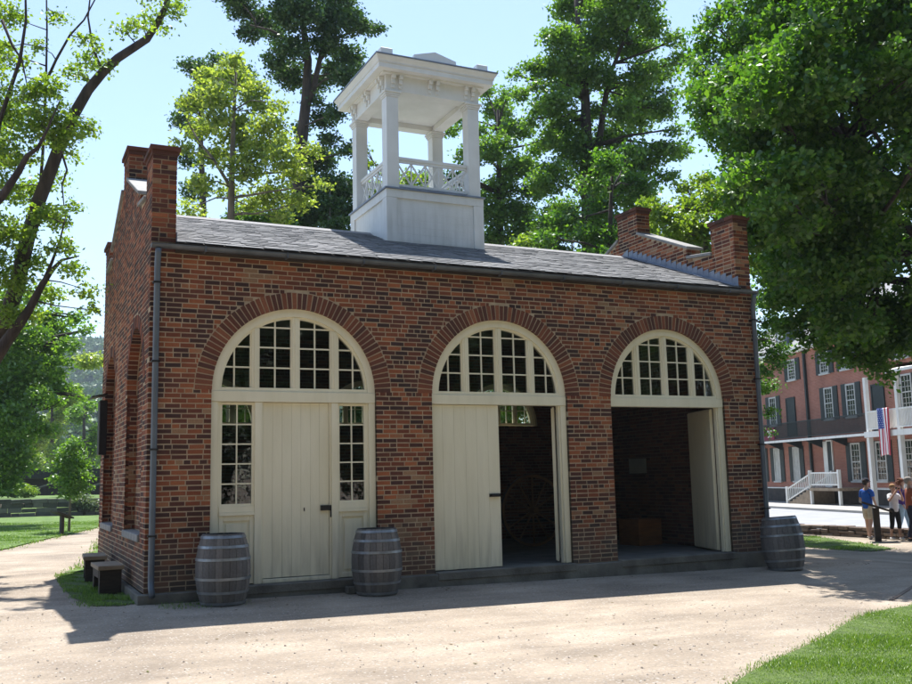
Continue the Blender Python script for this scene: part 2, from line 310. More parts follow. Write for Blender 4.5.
# ------------------------------------------------------------------ ground
def make_ground():
    xs = sorted(set([-900, -600, -400, -250, -150, -90, -60, -40, -30] + [x for x in range(-20, 30)] + [35, 42, 50, 60, 80, 110, 150, 200, 300, 450, 700, 900]))
    ys = sorted(set([-500, -200, -90, -50, -30] + [y for y in range(-20, 48)] + [50, 56, 64, 75, 90, 110, 140, 170, 195, 220, 245, 270, 300, 330, 360, 390, 430, 480, 530, 590, 650, 720, 800, 1000, 1500]))
    vs = [(x, y, terr(x, y)) for y in ys for x in xs]; w = len(xs)
    fs = [(j*w+i, j*w+i+1, (j+1)*w+i+1, (j+1)*w+i) for j in range(len(ys)-1) for i in range(w-1)]
    mb = MB().add(vs, fs); o = mb.build('ground', M['dirt'], smooth=True, kind='structure'); return o
make_ground()
def sheet(name, poly, mat, dz, kind='structure', step=1.0, skirt=0):
    bm = bmesh.new(); vs = [bm.verts.new((x, y, 0)) for x, y in poly]; bm.faces.new(vs)
    bmesh.ops.triangulate(bm, faces=bm.faces[:])
    x0, x1 = min(p[0] for p in poly), max(p[0] for p in poly); y0, y1 = min(p[1] for p in poly), max(p[1] for p in poly)
    for ax, a, b in ((0, x0, x1), (1, y0, y1)):
        k = math.ceil(a/step)*step
        while k < b:
            co = [0, 0, 0]; no = [0, 0, 0]; co[ax] = k; no[ax] = 1
            bmesh.ops.bisect_plane(bm, geom=bm.verts[:]+bm.edges[:]+bm.faces[:], plane_co=co, plane_no=no); k += step
    for v in bm.verts: v.co.z = terr(v.co.x, v.co.y)+dz
    for f in bm.faces:
        if f.normal.z < 0: f.normal_flip()
    bmesh.ops.recalc_face_normals(bm, faces=bm.faces[:])
    me = bpy.data.meshes.new(name); bm.to_mesh(me); bm.free(); me.materials.append(mat)
    if sum(p.normal.z for p in me.polygons) < 0: me.flip_normals()
    o = bpy.data.objects.new(name, me); col.objects.link(o); o['kind'] = kind; return o
def inpoly(x, y, poly):
    c = False; j = len(poly)-1
    for i in range(len(poly)):
        xi, yi = poly[i]; xj, yj = poly[j]
        if (yi > y) != (yj > y) and x < (xj-xi)*(y-yi)/(yj-yi)+xi: c = not c
        j = i
    return c
NEAR_LAWN = [(2.2, -9.4), (3.1, -7.9), (3.55, -7.32), (3.95, -7.05), (4.45, -6.75), (5.2, -6.37), (5.9, -6.0), (6.82, -5.42), (7.6, -5.0), (8.25, -4.78), (9.1, -4.62), (10.2, -4.3), (12, -4.0), (13, -9), (9, -15), (2.2, -15)]
LEFT_LAWN_A = [(-30, 12.9), (-1.7, 13.6), (-.65, 17.5), (1.65, 25.8), (3.2, 41.9), (3.6, 42.4), (-30, 42.4)]
LEFT_LAWN_B = [(-.72, 5.6), (-.2, 6.4), (.3, 11), (1.1, 17), (2.6, 25.5), (4.4, 41), (4.6, 42.4), (14, 42.4), (14, 7.4), (-.05, 7.4), (-.12, 5.5)]
SIDE_STRIP = [(-.62, .15), (-.78, 1.2), (-.86, 3.0), (-.75, 5.4), (-.2, 6.1), (-.09, 5.5), (-.09, .1), (-.3, -.05)]
RIGHT_LAWN = [(22.0, 12.0), (21.3, 8.8), (20.5, 6.9), (19.5, 4.8), (18.3, 4.4), (18.1, 5.7), (18.5, 7.4), (17.6, 10), (15, 14), (14, 17), (22.1, 17)]
sheet('lawn', NEAR_LAWN, M['lawn_near'], .012)
sheet('lawn', LEFT_LAWN_A, M['lawn'], .03)
sheet('lawn', LEFT_LAWN_B, M['lawn'], .03)
sheet('lawn', SIDE_STRIP, M['lawn_near'], .012, step=.5)
sheet('lawn', RIGHT_LAWN, M['lawn_near'], .02)
sheet('lawn', [(-30, 43.4), (40, 43.4), (40, 80), (-30, 80)], M['lawn'], .05, step=2)

def grass(name, poly, dens, h, w, mat, label, edge_jit=.12, lim=60000, dens_fn=None):
    x0, x1 = min(p[0] for p in poly), max(p[0] for p in poly); y0, y1 = min(p[1] for p in poly), max(p[1] for p in poly)
    n = int((x1-x0)*(y1-y0)*dens); V = []; F = []
    px = rng.uniform(x0, x1, n); py = rng.uniform(y0, y1, n); jx = rng.normal(0, edge_jit, n); jy = rng.normal(0, edge_jit, n)
    for i in range(n):
        x, y = float(px[i]), float(py[i])
        if not inpoly(x+jx[i], y+jy[i], poly): continue
        if dens_fn and not dens_fn(x, y): continue
        if len(F)//2 > lim: break
        patch = .65+.6*math.sin(x*2.1+1.3*math.sin(y*1.7))*math.sin(y*2.6+x)
        hh = h*rnd.uniform(.4, 1.25)*max(.45, patch); a = rnd.uniform(0, 2*PI); ww = w*rnd.uniform(.6, 1.3); l = rnd.uniform(0, .9)*hh; b = rnd.uniform(0, 2*PI)
        z = terr(x, y); cx, cy = math.cos(a)*ww, math.sin(a)*ww; lx, ly = math.cos(b)*l, math.sin(b)*l; o = len(V)
        V += [(x-cx, y-cy, z), (x+cx, y+cy, z), (x-cx*.7+lx*.35, y-cy*.7+ly*.35, z+hh*.6), (x+cx*.7+lx*.35, y+cy*.7+ly*.35, z+hh*.6), (x+lx, y+ly, z+hh*.95)]
        F += [(o, o+1, o+3, o+2), (o+2, o+3, o+4)]
    me = bpy.data.meshes.new(name); me.from_pydata(V, [], F); me.materials.append(mat)
    ob = bpy.data.objects.new(name, me); col.objects.link(ob); ob['kind'] = 'stuff'; ob['label'] = label; return ob
VIS = [(2.9, -8.3)] + NEAR_LAWN[2:12] + [(11.5, -5.0), (8.5, -6.6), (5.0, -8.6), (3.4, -8.6)]
grass('grass', VIS, 5200, .05, .0034, M['blade'], 'short bright green lawn grass at the right of the gravel', lim=140000, edge_jit=.07)
grass('grass', VIS, 500, .022, .0085, M['clover'], 'pale clover leaves in the lawn at the right', lim=12000, edge_jit=.05)
def side_d(x, y): return math.sin(x*9+y*3.1)*math.sin(y*4.3) > -.35
grass('grass', SIDE_STRIP, 2600, .07, .005, M['blade'], 'thin shaded grass along the brick side wall', edge_jit=.1, dens_fn=side_d)
grass('grass', [(-6, 13.2), (-1.7, 13.6), (-.65, 17.5), (1.65, 25.8), (2.4, 33), (-6, 33)], 420, .09, .012, M['blade'], 'sunlit lawn grass left of the gravel path', edge_jit=.15, lim=60000)
grass('grass', [(-.72, 5.6), (-.2, 6.4), (.3, 11), (1.1, 17), (2.6, 25.5), (4.4, 25.5), (1.5, 9), (.6, 7.4), (-.05, 7.4)], 900, .08, .01, M['blade'], 'lawn grass between the path and the firehouse', edge_jit=.12, lim=30000)
grass('grass', RIGHT_LAWN[:8], 700, .07, .010, M['blade'], 'patchy grass beside the footpath at the right', lim=40000)
grass('grass', [(.1, -.75), (1.3, -.75), (1.3, -.12), (.1, -.12)], 700, .06, .004, M['blade'], 'weeds at the foot of the front wall', edge_jit=.15)
# loose pebbles lying on the gravel: uncountable
def pebbles():
    mb = MB(); dd = Vector((math.sin(YAW), math.cos(YAW)))
    for _ in range(5200):
        t = rnd.uniform(0, 1)**1.4*9+3.9; s = rnd.uniform(-.62, .62)*t
        x = CAM.x+dd.x*t+math.cos(YAW)*s; y = CAM.y+dd.y*t-math.sin(YAW)*s
        if y > -.25 or inpoly(x, y, NEAR_LAWN): continue
        r = .0035+.011*rnd.random()**4; z = terr(x, y)+r*.3; a = rnd.uniform(0, PI); ca, sa = math.cos(a), math.sin(a)
        q = [(1, 0, 0), (0, .75, 0), (-1, .1, 0), (0, -.8, 0), (.15, .05, .7), (0, 0, -.5)]
        vs = [(x+(ca*u-sa*v)*r*rnd.uniform(.8, 1.3), y+(sa*u+ca*v)*r*rnd.uniform(.8, 1.3), z+w*r) for u, v, w in q]
        mb.add(vs, [(0, 1, 4), (1, 2, 4), (2, 3, 4), (3, 0, 4), (1, 0, 5), (2, 1, 5), (3, 2, 5), (0, 3, 5)])
    m = island_mat('pebble', [(0, (.17, .14, .12)), (.5, (.31, .27, .23)), (1, (.46, .41, .36))], noise=.1, bump=0)
    mb.build('pebbles', m, kind='stuff', label='loose pebbles scattered over the pale gravel')
pebbles()
def litter():
    mb = MB()
    for _ in range(420):
        x, y = rnd.uniform(-4, 13), rnd.uniform(-10, -.2)
        if rnd.random() < .35: y = -.15-abs(rnd.gauss(0, .25))
        if inpoly(x, y, NEAR_LAWN): continue
        r = rnd.uniform(.008, .022); a = rnd.uniform(0, 2*PI); z = terr(x, y)+.004; ca, sa = math.cos(a)*r, math.sin(a)*r
        mb.add([(x+ca*1.5, y+sa*1.5, z+rnd.uniform(0, .01)), (x-sa*.7, y+ca*.7, z), (x-ca*1.5, y-sa*1.5, z+rnd.uniform(0, .008)), (x+sa*.7, y-ca*.7, z+.003)], [(0, 1, 2, 3)])
    mb.build('fallen_leaves', island_mat('dry_leaf', [(0, (.05, .03, .015)), (.6, (.12, .075, .03)), (1, (.10, .12, .03))], bump=0), kind='stuff', label='scattered dry leaves and bits on the gravel')
litter()

# ------------------------------------------------------------------ brick firehouse
W, D, H = 10.8, 6.63, 4.65
SP = 2.725; RO = 1.229; RR = .235          # spring line, opening radius, voussoir length
C1, C2, C3 = 2.079, 5.455, 8.778
CH = .0704
fort = empty('brick_firehouse', (0, 0, 0), label='red brick firehouse with three arched doorways and a white cupola', cat='building')

def brick_face(mb, mapf, u0, u1, z0, z1, excl=None, depth=.05, proud=.003, endL=None, endR=None, bi=1, ztop=None, hole_h=True):
    """lay bricks on a wall face. mapf(u, w, z): w outward. excl(z)-> list of (a,b) intervals without brick"""
    nrow = int(math.ceil((z1-z0)/CH-1e-6))
    for r in range(nrow):
        za = z0+r*CH+.0082; zb = min(z0+(r+1)*CH-.0082, z1-.003)
        if zb-za < .02: continue
        zm = (za+zb)/2; segs = [(u0, u1)]
        if ztop:
            lo, hi = ztop(zm); segs = [(max(u0, lo), min(u1, hi))] if min(u1, hi)-max(u0, lo) > .05 else []
        for a, b in (excl(zm) if excl else []):
            ns = []
            for s, e in segs:
                if b <= s or a >= e: ns.append((s, e)); continue
                if a-s > .03: ns.append((s, a))
                if e-b > .03: ns.append((b, e))
            segs = ns
        header = (r % 7 == 3)
        L = .108 if header else .215
        for s, e in segs:
            off = (0 if r % 2 else L/2)
            u = s - (off if s > u0+.001 else (0 if r % 2 else L/2)); first = True
            while u < e-.005:
                l = L*rnd.uniform(.95, 1.05) if rnd.random() > .07 else L*.52
                a = max(u, s)+(.0 if u <= s else .0072); b = min(u+l, e)-(.0 if u+l >= e else .0072)
                if e-b < .035: b = e-.0; l = e-u
                if b-a > .022:
                    p = proud+rnd.uniform(-.0015, .0025); t = rnd.uniform(-.0022, .0022); t2 = rnd.uniform(-.0022, .0022)
                    dl = depth
                    if endL and a <= u0+.001: dl = endL(r)
                    if endR and b >= u1-.001: dl = endR(r)
                    pts = []
                    for (uu, zz) in ((a, za+t), (b, za+t2), (b, zb+t2), (a, zb+t)): pts.append((uu, zz))
                    fr = [mapf(uu, p, zz) for uu, zz in pts]; bk = [mapf(uu, -dl, zz) for uu, zz in pts]
                    mb.add(fr+bk, [(0, 1, 2, 3), (0, 4, 5, 1), (1, 5, 6, 2), (2, 6, 7, 3), (3, 7, 4, 0), (7, 6, 5, 4)], bi)
                u += l
def arch_excl(cs, ro, zb=-1):
    def f(z):
        out = []
        for c in cs:
            if z < zb: continue
            if z <= SP: out.append((c-RO, c+RO))
            elif z < SP+ro: h = math.sqrt(ro*ro-(z-SP)**2); out.append((c-h, c+h))
        return out
    return f
def wall_slab(mb, mapf, u0, u1, z0, z1, cs, ro, thick, sill=None, mi=0, mi_back=0, spz=SP):
    """wall body with round-headed openings; faces only where they show. sill: openings start at z=sill"""
    NS = 24
    def q(a, b, zl_a, zl_b, zt):
        for w, flip, mm in ((0, False, mi), (-thick, True, mi_back)):
            p = [mapf(a, w, zl_a), mapf(b, w, zl_b), mapf(b, w, zt), mapf(a, w, zt)]
            mb.add(p, [(0, 1, 2, 3) if not flip else (3, 2, 1, 0)], mm)
    cur = u0
    for c in sorted(cs):
        q(cur, c-ro, z0, z0, z1)
        prev = (c-ro, spz)
        for i in range(1, NS+1):
            a = PI-PI*i/NS; n = (c+ro*math.cos(a), spz+ro*math.sin(a))
            q(prev[0], n[0], prev[1], n[1], z1)
            mb.add([mapf(prev[0], 0, prev[1]), mapf(n[0], 0, n[1]), mapf(n[0], -thick, n[1]), mapf(prev[0], -thick, prev[1])], [(0, 1, 2, 3)], mi)
            prev = n
        b = sill if sill is not None else z0
        for s in (-1, 1):
            mb.add([mapf(c+s*ro, 0, b), mapf(c+s*ro, 0, spz), mapf(c+s*ro, -thick, spz), mapf(c+s*ro, -thick, b)], [(0, 1, 2, 3)], mi)
        if sill is not None and sill > z0:
            q(c-ro, c+ro, z0, z0, sill)
            mb.add([mapf(c-ro, 0, sill), mapf(c+ro, 0, sill), mapf(c+ro, -thick, sill), mapf(c-ro, -thick, sill)], [(0, 1, 2, 3)], mi)
        cur = c+ro
    q(cur, u1, z0, z0, z1)
    for u in (u0, u1): mb.add([mapf(u, 0, z0), mapf(u, 0, z1), mapf(u, -thick, z1), mapf(u, -thick, z0)], [(0, 1, 2, 3)], mi)
    mb.add([mapf(u0, 0, z1), mapf(u1, 0, z1), mapf(u1, -thick, z1), mapf(u0, -thick, z1)], [(0, 1, 2, 3)], mi)
def voussoirs(mb, mapf, c, ri, ro, depth, spz=SP, n=56, bi=1, proud=.008, back=.002):
    # mortar backing ring
    NS = 40; 
    for i in range(NS):
        a0, a1 = PI-PI*i/NS, PI-PI*(i+1)/NS
        p = [(c+r*math.cos(a), spz+r*math.sin(a)) for a, r in ((a0, ri), (a1, ri), (a1, ro+.012), (a0, ro+.012))]
        mb.add([mapf(u, back, z) for u, z in p], [(0, 1, 2, 3)], 0)
    for i in range(n):
        g = .0085/((ri+ro)/2)
        a0, a1 = PI-PI*(i+.0)/n-g, PI-PI*(i+1)/n+g
        jr = rnd.uniform(-.006, .006); p = proud+rnd.uniform(-.002, .003)
        pts = [(c+r*math.cos(a), spz+r*math.sin(a)) for a, r in ((a0, ri-.004), (a1, ri-.004), (a1, ro-.004+jr), (a0, ro-.004+jr))]
        fr = [mapf(u, p, z) for u, z in pts]; bk = [mapf(u, -depth, z) for u, z in pts]
        mb.add(fr+bk, [(3, 2, 1, 0), (0, 1, 5, 4), (1, 2, 6, 5), (2, 3, 7, 6), (3, 0, 4, 7), (4, 5, 6, 7)], bi)
fmap = lambda u, w, z: (u, -w, z)                 # front, outward = -y
lmap = lambda u, w, z: (-w, u, z)                 # left side, u = y, outward = -x
rmap = lambda u, w, z: (W+w, u, z)                # right side
bmap = lambda u, w, z: (u, D+w, z)                # rear
TH = .32
# front wall
mb = MB(); wall_slab(mb, fmap, 0.0, W, 0, H, (C1, C2, C3), RO, TH)
brick_face(mb, fmap, -.007, W+.007, 0, H, arch_excl((C1, C2, C3), RO+RR+.012),
           endL=lambda r: (.095 if r % 2 else .2), endR=lambda r: (.095 if r % 2 else .2))
mb.build('front_wall', [M['mortar'], M['brick']], fort)
for c in (C1, C2, C3):
    mb = MB(); voussoirs(mb, fmap, c, RO, RO+RR, TH-.02); mb.build('brick_arch', [M['mortar'], M['arch_brick']], fort)
# gable walls (left and right) with recessed blind arches on the left
PZ = 6.13
def gable_top(y):
    """top of brick of the parapet at depth y"""
    y = y if y <= D/2 else D-y
    if y < .62: return PZ-.07
    if y < 1.36: return 5.56+(y-.62)*.12
    if y < 2.96: return 5.86+(y-1.36)*.42
    return 7.02
ybreaks = [0, .62, 1.36, 2.96, 3.67, 5.27, 6.01, D]
def gable(mapf, name, blind):
    mb = MB(); mt = TH
    lo = 0
    # lower body up to H as slab (with recesses), upper profile as prisms
    if blind:
        cs = (1.52, 5.1); ra = .95
        NS = 24; zs_ = 2.85
        wall_slab(mb, mapf, TH, D-.004, 0, H, cs, ra, .16, sill=.72, spz=zs_)
        mb.add([mapf(TH, -.161, 0), mapf(D-TH, -.161, 0), mapf(D-TH, -.161, H), mapf(TH, -.161, H)], [(0, 1, 2, 3)])
        mb.add([mapf(TH, -TH, 0), mapf(D-TH, -TH, 0), mapf(D-TH, -TH, H), mapf(TH, -TH, H)], [(3, 2, 1, 0)], 2)
        def ex(z):
            out = []
            for c in cs:
                if z < .72: continue
                if z <= zs_: out.append((c-ra, c+ra))
                elif z < zs_+ra+.2: h = math.sqrt((ra+.2)**2-(z-zs_)**2); out.append((c-h, c+h))
            return out
        brick_face(mb, mapf, .205, D-.205, 0, H, ex)
        # jamb and recessed brickwork
        m2 = lambda u, w, z: mapf(u, w-.16, z)
        for c in cs:
            voussoirs(mb, mapf, c, ra, ra+.19, .14, spz=zs_, n=36)
            brick_face(mb, m2, c-ra+.01, c+ra-.01, .75, zs_+ra-.02, lambda z, c=c: ([] if z <= zs_ else [(c-ra, c-math.sqrt(max(0, ra*ra-(z-zs_)**2))), (c+math.sqrt(max(0, ra*ra-(z-zs_)**2)), c+ra)]), depth=.03)
            for s in (-1, 1):
                jm = lambda u, w, z, c=c, s=s: mapf(c+s*(ra-w), -u, z)
                brick_face(mb, jm, .005, .155, .75, zs_, None, depth=.02, proud=.006)
    else:
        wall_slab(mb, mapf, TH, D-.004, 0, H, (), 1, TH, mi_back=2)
        brick_face(mb, mapf, .205, D-.205, 0, H)
    # far and near corner columns of bricks are given by front/back wall end bricks; fill short ones
    for r in range(int(H/CH)):
        dd = .095 if r % 2 else .2
        za, zb = r*CH+.0065, (r+1)*CH-.0065
        if dd < .15:
            for (a, b) in ((.108, .199), (D-.199, D-.108)):
                fr = [mapf(u, .006, z) for u, z in ((a, za), (b, za), (b, zb), (a, zb))]; bk = [mapf(u, -.05, z) for u, z in ((a, za), (b, za), (b, zb), (a, zb))]
                mb.add(fr+bk, [(0, 1, 2, 3), (0, 4, 5, 1), (1, 5, 6, 2), (2, 6, 7, 3), (3, 7, 4, 0)], 1)
    # upper parapet profile
    ys = []
    for i in range(len(ybreaks)-1):
        a, b = ybreaks[i], ybreaks[i+1]
        ta, tb = gable_top(a+1e-4), gable_top(b-1e-4)
        if i == 3: ta = tb = 7.02
        P = [mapf(a, 0, H), mapf(b, 0, H), mapf(b, 0, tb), mapf(a, 0, ta)]
        Q = [mapf(a, -TH, H), mapf(b, -TH, H), mapf(b, -TH, tb), mapf(a, -TH, ta)]
        mb.add(P+Q, [(0, 1, 2, 3), (7, 6, 5, 4), (3, 2, 6, 7), (0, 3, 7, 4), (2, 1, 5, 6)])
        for face in (0, 1):
            mf = mapf if face == 0 else (lambda u, w, z: mapf(u, -TH-w, z))
            r0_ = math.ceil((max(ta, tb)-H)/CH)
            for r in range(r0_):
                za = H+r*CH; zm = za+CH/2
                # horizontal extent whose top is above zm
                if zm > max(ta, tb)-.01: continue
                if abs(ta-tb) < 1e-4: s, e = a, b
                elif tb > ta: s, e = (a if zm < ta-.02 else a+(zm-ta+.03)/(tb-ta)*(b-a)), b
                else: s, e = a, (b if zm < tb-.02 else b-(zm-tb+.03)/(ta-tb)*(b-a))
                if e-s < .04: continue
                brick_face(mb, mf, s+(.0 if i in (0,) else .0), e, za, za+CH, depth=.045)
        # front-facing brick on the ends that show (piers and steps)
    for (yy, sgn, z0_, z1_) in ((0, -1, H, PZ-.07), (1.36, -1, 5.5, 5.85), (2.96, -1, 6.4, 7.02), (.62, 1, 5.5, PZ-.07), (D, 1, H, PZ-.07), (D-1.36, 1, 5.5, 5.85), (3.67, 1, 6.4, 7.02), (6.01, -1, 5.5, PZ-.07)):
        x0_, x1_ = (0, TH)
        em = (lambda u, w, z, yy=yy, sgn=sgn: mapf(yy+sgn*w, -u, z))
        k = math.floor((z0_-H)/CH)
        brick_face(mb, em, -.006, TH+.006, H+k*CH, z1_, depth=.03, proud=.009)
    mb.build(name, [M['mortar'], M['brick'], M['mortar_shaded']], fort)
    # pier caps and copings
    for (a, b, z) in ((0, .62, PZ-.07), (2.96, 3.67, 7.02), (6.01, D, PZ-.07)):
        c = MB(); o = .045
        for (o2, z2, z3) in ((.02, z, z+.062), (.05, z+.066, z+.128)):
            n_ = 3
            for i in range(n_):
                u0_, u1_ = a-o2+(b-a+2*o2)*i/n_, a-o2+(b-a+2*o2)*(i+1)/n_-.006
                pts = [mapf(u, w, zz) for zz in (z2, z3) for w in (o2, -TH-o2) for u in (u0_, u1_)]
                c.add(pts, [(0, 2, 3, 1), (4, 5, 7, 6), (0, 1, 5, 4), (2, 6, 7, 3), (0, 4, 6, 2), (1, 3, 7, 5)])
        c.build('pier_cap', M['cap'], fort)
    for (a, b, over) in ((.62, 1.36, 0), (1.36-.06, 2.96, 1), (3.67, 5.27+.06, 1), (5.27, 6.01, 0)):
        c = MB(); aa = max(a, 1.3601) if over else a
        ya, yb = a, b
        def zt(y):
            if over:
                y2 = y if y < D/2 else D-y
                return 5.86+(y2-1.36)*.42
            y2 = y if y < D/2 else D-y
            return 5.56+(y2-.62)*.12
        if over: ya, yb = (1.30, 2.955) if a < D/2 else (3.675, 5.33)
        else: ya, yb = (.625, 1.355) if a < D/2 else (5.275, 6.005)
        o = .05
        P = [mapf(ya, o, zt(ya)+.004), mapf(yb, o, zt(yb)+.004), mapf(yb, o, zt(yb)+.064), mapf(ya, o, zt(ya)+.064)]
        Q = [mapf(ya, -TH-o, zt(ya)+.004), mapf(yb, -TH-o, zt(yb)+.004), mapf(yb, -TH-o, zt(yb)+.064), mapf(ya, -TH-o, zt(ya)+.064)]
        c.add(P+Q, [(0, 1, 2, 3), (7, 6, 5, 4), (3, 2, 6, 7), (0, 3, 7, 4), (2, 1, 5, 6), (0, 4, 5, 1)])
        c.build('coping', M['coping'], fort, bevel=.008)
gable(lmap, 'side_wall', True)
gable(rmap.__call__ if False else (lambda u, w, z: (W+w, u, z)), 'side_wall', False)
# sills in the blind arches
for c in (1.52, 5.1):
    mb = MB(); mb.box(-.035, .15, c-.93, c+.93, .64, .745); mb.build('sill', M['coping'], fort, bevel=.01)
# rear wall with three fanlight windows, rear brick
RS, RW = 2.62, .98
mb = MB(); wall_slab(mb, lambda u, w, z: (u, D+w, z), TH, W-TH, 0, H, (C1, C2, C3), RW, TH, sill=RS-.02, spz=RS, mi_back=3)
mb.add([(TH, D, 0), (0, D, 0), (0, D, H), (TH, D, H)], [(0, 1, 2, 3)]); mb.add([(W-TH, D, 0), (W, D, 0), (W, D, H), (W-TH, D, H)], [(0, 1, 2, 3)])
def exr(z):
    return [(c-math.sqrt(max(0, (RW+.02)**2-(z-RS)**2)), c+math.sqrt(max(0, (RW+.02)**2-(z-RS)**2))) for c in (C1, C2, C3)] if RS-.02 < z < RS+RW else []
brick_face(mb, lambda u, w, z: (u, D+w, z), -.007, W+.007, 0, H, exr, endL=lambda r: (.095 if r % 2 else .2), endR=lambda r: (.095 if r % 2 else .2))
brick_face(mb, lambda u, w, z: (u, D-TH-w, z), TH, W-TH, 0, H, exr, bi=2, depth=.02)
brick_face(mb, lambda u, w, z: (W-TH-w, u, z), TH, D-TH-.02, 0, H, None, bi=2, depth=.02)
mb.build('rear_wall', [M['mortar'], M['brick'], M['brick_in'], M['mortar_shaded']], fort)
def half_ring(mb, c, z, ri, ro, y0, y1, n=32, mi=0, a0=0, a1=PI):
    for i in range(n):
        t0, t1 = a0+(a1-a0)*i/n, a0+(a1-a0)*(i+1)/n
        p = [(c+r*math.cos(t), z+r*math.sin(t)) for t, r in ((t0, ri), (t0, ro), (t1, ro), (t1, ri))]
        mb.add([(u, y0, w) for u, w in p]+[(u, y1, w) for u, w in p], [(0, 1, 2, 3), (7, 6, 5, 4), (1, 5, 6, 2), (0, 3, 7, 4)], mi)
def fan_window(c, z, r, y, parent, rear=False):
    """round-headed light of four sashes"""
    mb = MB(); ring = .115 if not rear else .08
    half_ring(mb, c, z, r-ring, r, y, y+.13)
    half_ring(mb, c, z+.0, r-ring-.035, r-ring, y+.03, y+.11)
    ri = r-ring-.035
    mb.box(c-r+.01, c+r-.01, y+.012, y+.12, z, z+.052)
    for o in (-.6, 0, .6) if not rear else (-.45, 0, .45):
        zt = math.sqrt(ri*ri-o*o)+.02; wd = .048 if not rear else .035
        mb.box(c+o-wd, c+o+wd, y+.02, y+.11, z+.052, z+zt)
        mb.box(c+o-.012, c+o+.012, y+.008, y+.02, z+.052, z+zt)
    sp = .303; k = 1
    mun = .011
    cells = [(-ri, -.6-.048), (-.6+.048, -.048), (.048, .6-.048), (.6+.048, ri)] if not rear else [(-ri, -.45-.035), (-.45+.035, -.035), (.035, .415), (.485, ri)]
    for (a, b) in cells:
        mid = (a+b)/2 if abs(a) < ri-.001 and abs(b) < ri-.001 else ((b-.245) if a < 0 else (a+.245))
        zt = math.sqrt(max(0, ri*ri-mid*mid)); mb.box(c+mid-mun, c+mid+mun, y+.05, y+.08, z+.05, z+zt+.01)
        for j in range(1, 4):
            zz = .052+sp*j*.98
            if zz > ri: continue
            h = math.sqrt(ri*ri-zz*zz); s, e = max(a, -h-.01), min(b, h+.01)
            if e-s > .04: mb.box(c+s, c+e, y+.052, y+.078, z+zz-mun, z+zz+mun)
        # sash stiles
        if abs(a) < ri-.001: mb.box(c+a, c+a+.022, y+.04, y+.09, z+.052, z+min(math.sqrt(max(.01, ri*ri-a*a)), ri))
        if abs(b) < ri-.001: mb.box(c+b-.022, c+b, y+.04, y+.09, z+.052, z+min(math.sqrt(max(.01, ri*ri-b*b)), ri))
    f = mb.build('fanlight', M['cream'], parent)
    g = MB(); pts = [(c+(ri+.01)*math.cos(PI*i/32), y+.066, z+.02+(ri+.0)*math.sin(PI*i/32)) for i in range(33)]
    g.add(pts, [tuple(range(33))]); g.build('pane', M['glass'], f)
    return f
for c in (C1, C2, C3): fan_window(c, SP, RO-.003, .05, fort)
for c in (C1, C2, C3): fan_window(c, RS, RW-.003, D-.25, fort, True)
# transoms, jambs
FY = .05
def frame(c, left=True, right=True):
    mb = MB(); mb.box(c-RO+.003, c+RO-.003, FY-.012, FY+.14, 2.572, SP-.002)
    if left: mb.box(c-RO+.003, c-RO+.105, FY, FY+.13, .02, 2.570); mb.box(c-RO+.105, c-RO+.135, FY+.03, FY+.11, .02, 2.570)
    if right: mb.box(c+RO-.105, c+RO-.003, FY, FY+.13, .02, 2.570); mb.box(c+RO-.135, c+RO-.105, FY+.03, FY+.11, .02, 2.570)
    return mb
mb = frame(C1); mb.box(C1-.60, C1-.50, FY, FY+.12, .02, 2.570); mb.box(C1+.54, C1+.64, FY, FY+.12, .02, 2.570)
mb.box(C1-.50, C1-.475, FY+.03, FY+.12, .02, 2.570); mb.box(C1+.515, C1+.54, FY+.03, FY+.12, .02, 2.570)
mb.box(C1-.475, C1+.515, FY+.02, FY+.14, .02, .075)
mb.build('door_frame', M['cream'], fort, bevel=.004)
frame(C2, False, True).build('door_frame', M['cream'], fort, bevel=.004)
frame(C3, False, True).build('door_frame', M['cream'], fort, bevel=.004)
# sidelights of the first bay
for x0, x1 in ((C1-RO+.135, C1-.60), (C1+.64, C1+RO-.135)):
    mb = MB(); y = FY+.04
    mb.box(x0, x1, y-.02, y+.06, 1.02, 1.10); mb.box(x0, x1, y-.035, y+.05, .975, 1.019)
    for a, b, z0, z1 in ((x0, x0+.035, 1.10, 2.565), (x1-.035, x1, 1.10, 2.565), (x0+.035, x1-.035, 1.10, 1.135), (x0+.035, x1-.035, 2.53, 2.565)): mb.box(a, b, y, y+.045, z0, z1)
    xm = (x0+x1)/2; mb.box(xm-.01, xm+.01, y+.01, y+.035, 1.135, 2.53)
    for k in range(1, 5): z = 1.135+k*(2.53-1.135)/5; mb.box(x0+.035, x1-.035, y+.012, y+.033, z-.01, z+.01)
    s = mb.build('sidelight', M['cream'], fort)
    MB().add([(x0+.03, y+.024, 1.13), (x1-.03, y+.024, 1.13), (x1-.03, y+.024, 2.54), (x0+.03, y+.024, 2.54)], [(0, 1, 2, 3)]).build('pane', M['glass'], s)
    mb = MB(); mb.box(x0, x1, y+.01, y+.04, .03, .975)
    mb.box(x0+.002, x0+.06, y-.012, y+.009, .03, .973); mb.box(x1-.06, x1-.002, y-.012, y+.009, .03, .973); mb.box(x0+.06, x1-.06, y-.012, y+.009, .90, .973); mb.box(x0+.06, x1-.06, y-.012, y+.009, .03, .10)
    mb.box(x0+.10, x1-.10, y-.004, y+.0095, .14, .86)
    mb.build('lower_panel', M['cream'], fort, bevel=.004)
def plank_door(mb, wdt, z0, z1, n, th=.035, mt=None):
    w = wdt/n; e = .0012
    for i in range(n): mb.box(i*w+e, (i+1)*w-e, 0, th, z0+rnd.uniform(0, .006), z1, 0, mt)
    mb.box(.01, wdt-.01, th-.012, th+.02, z0+.02, z1-.02, 0, mt)
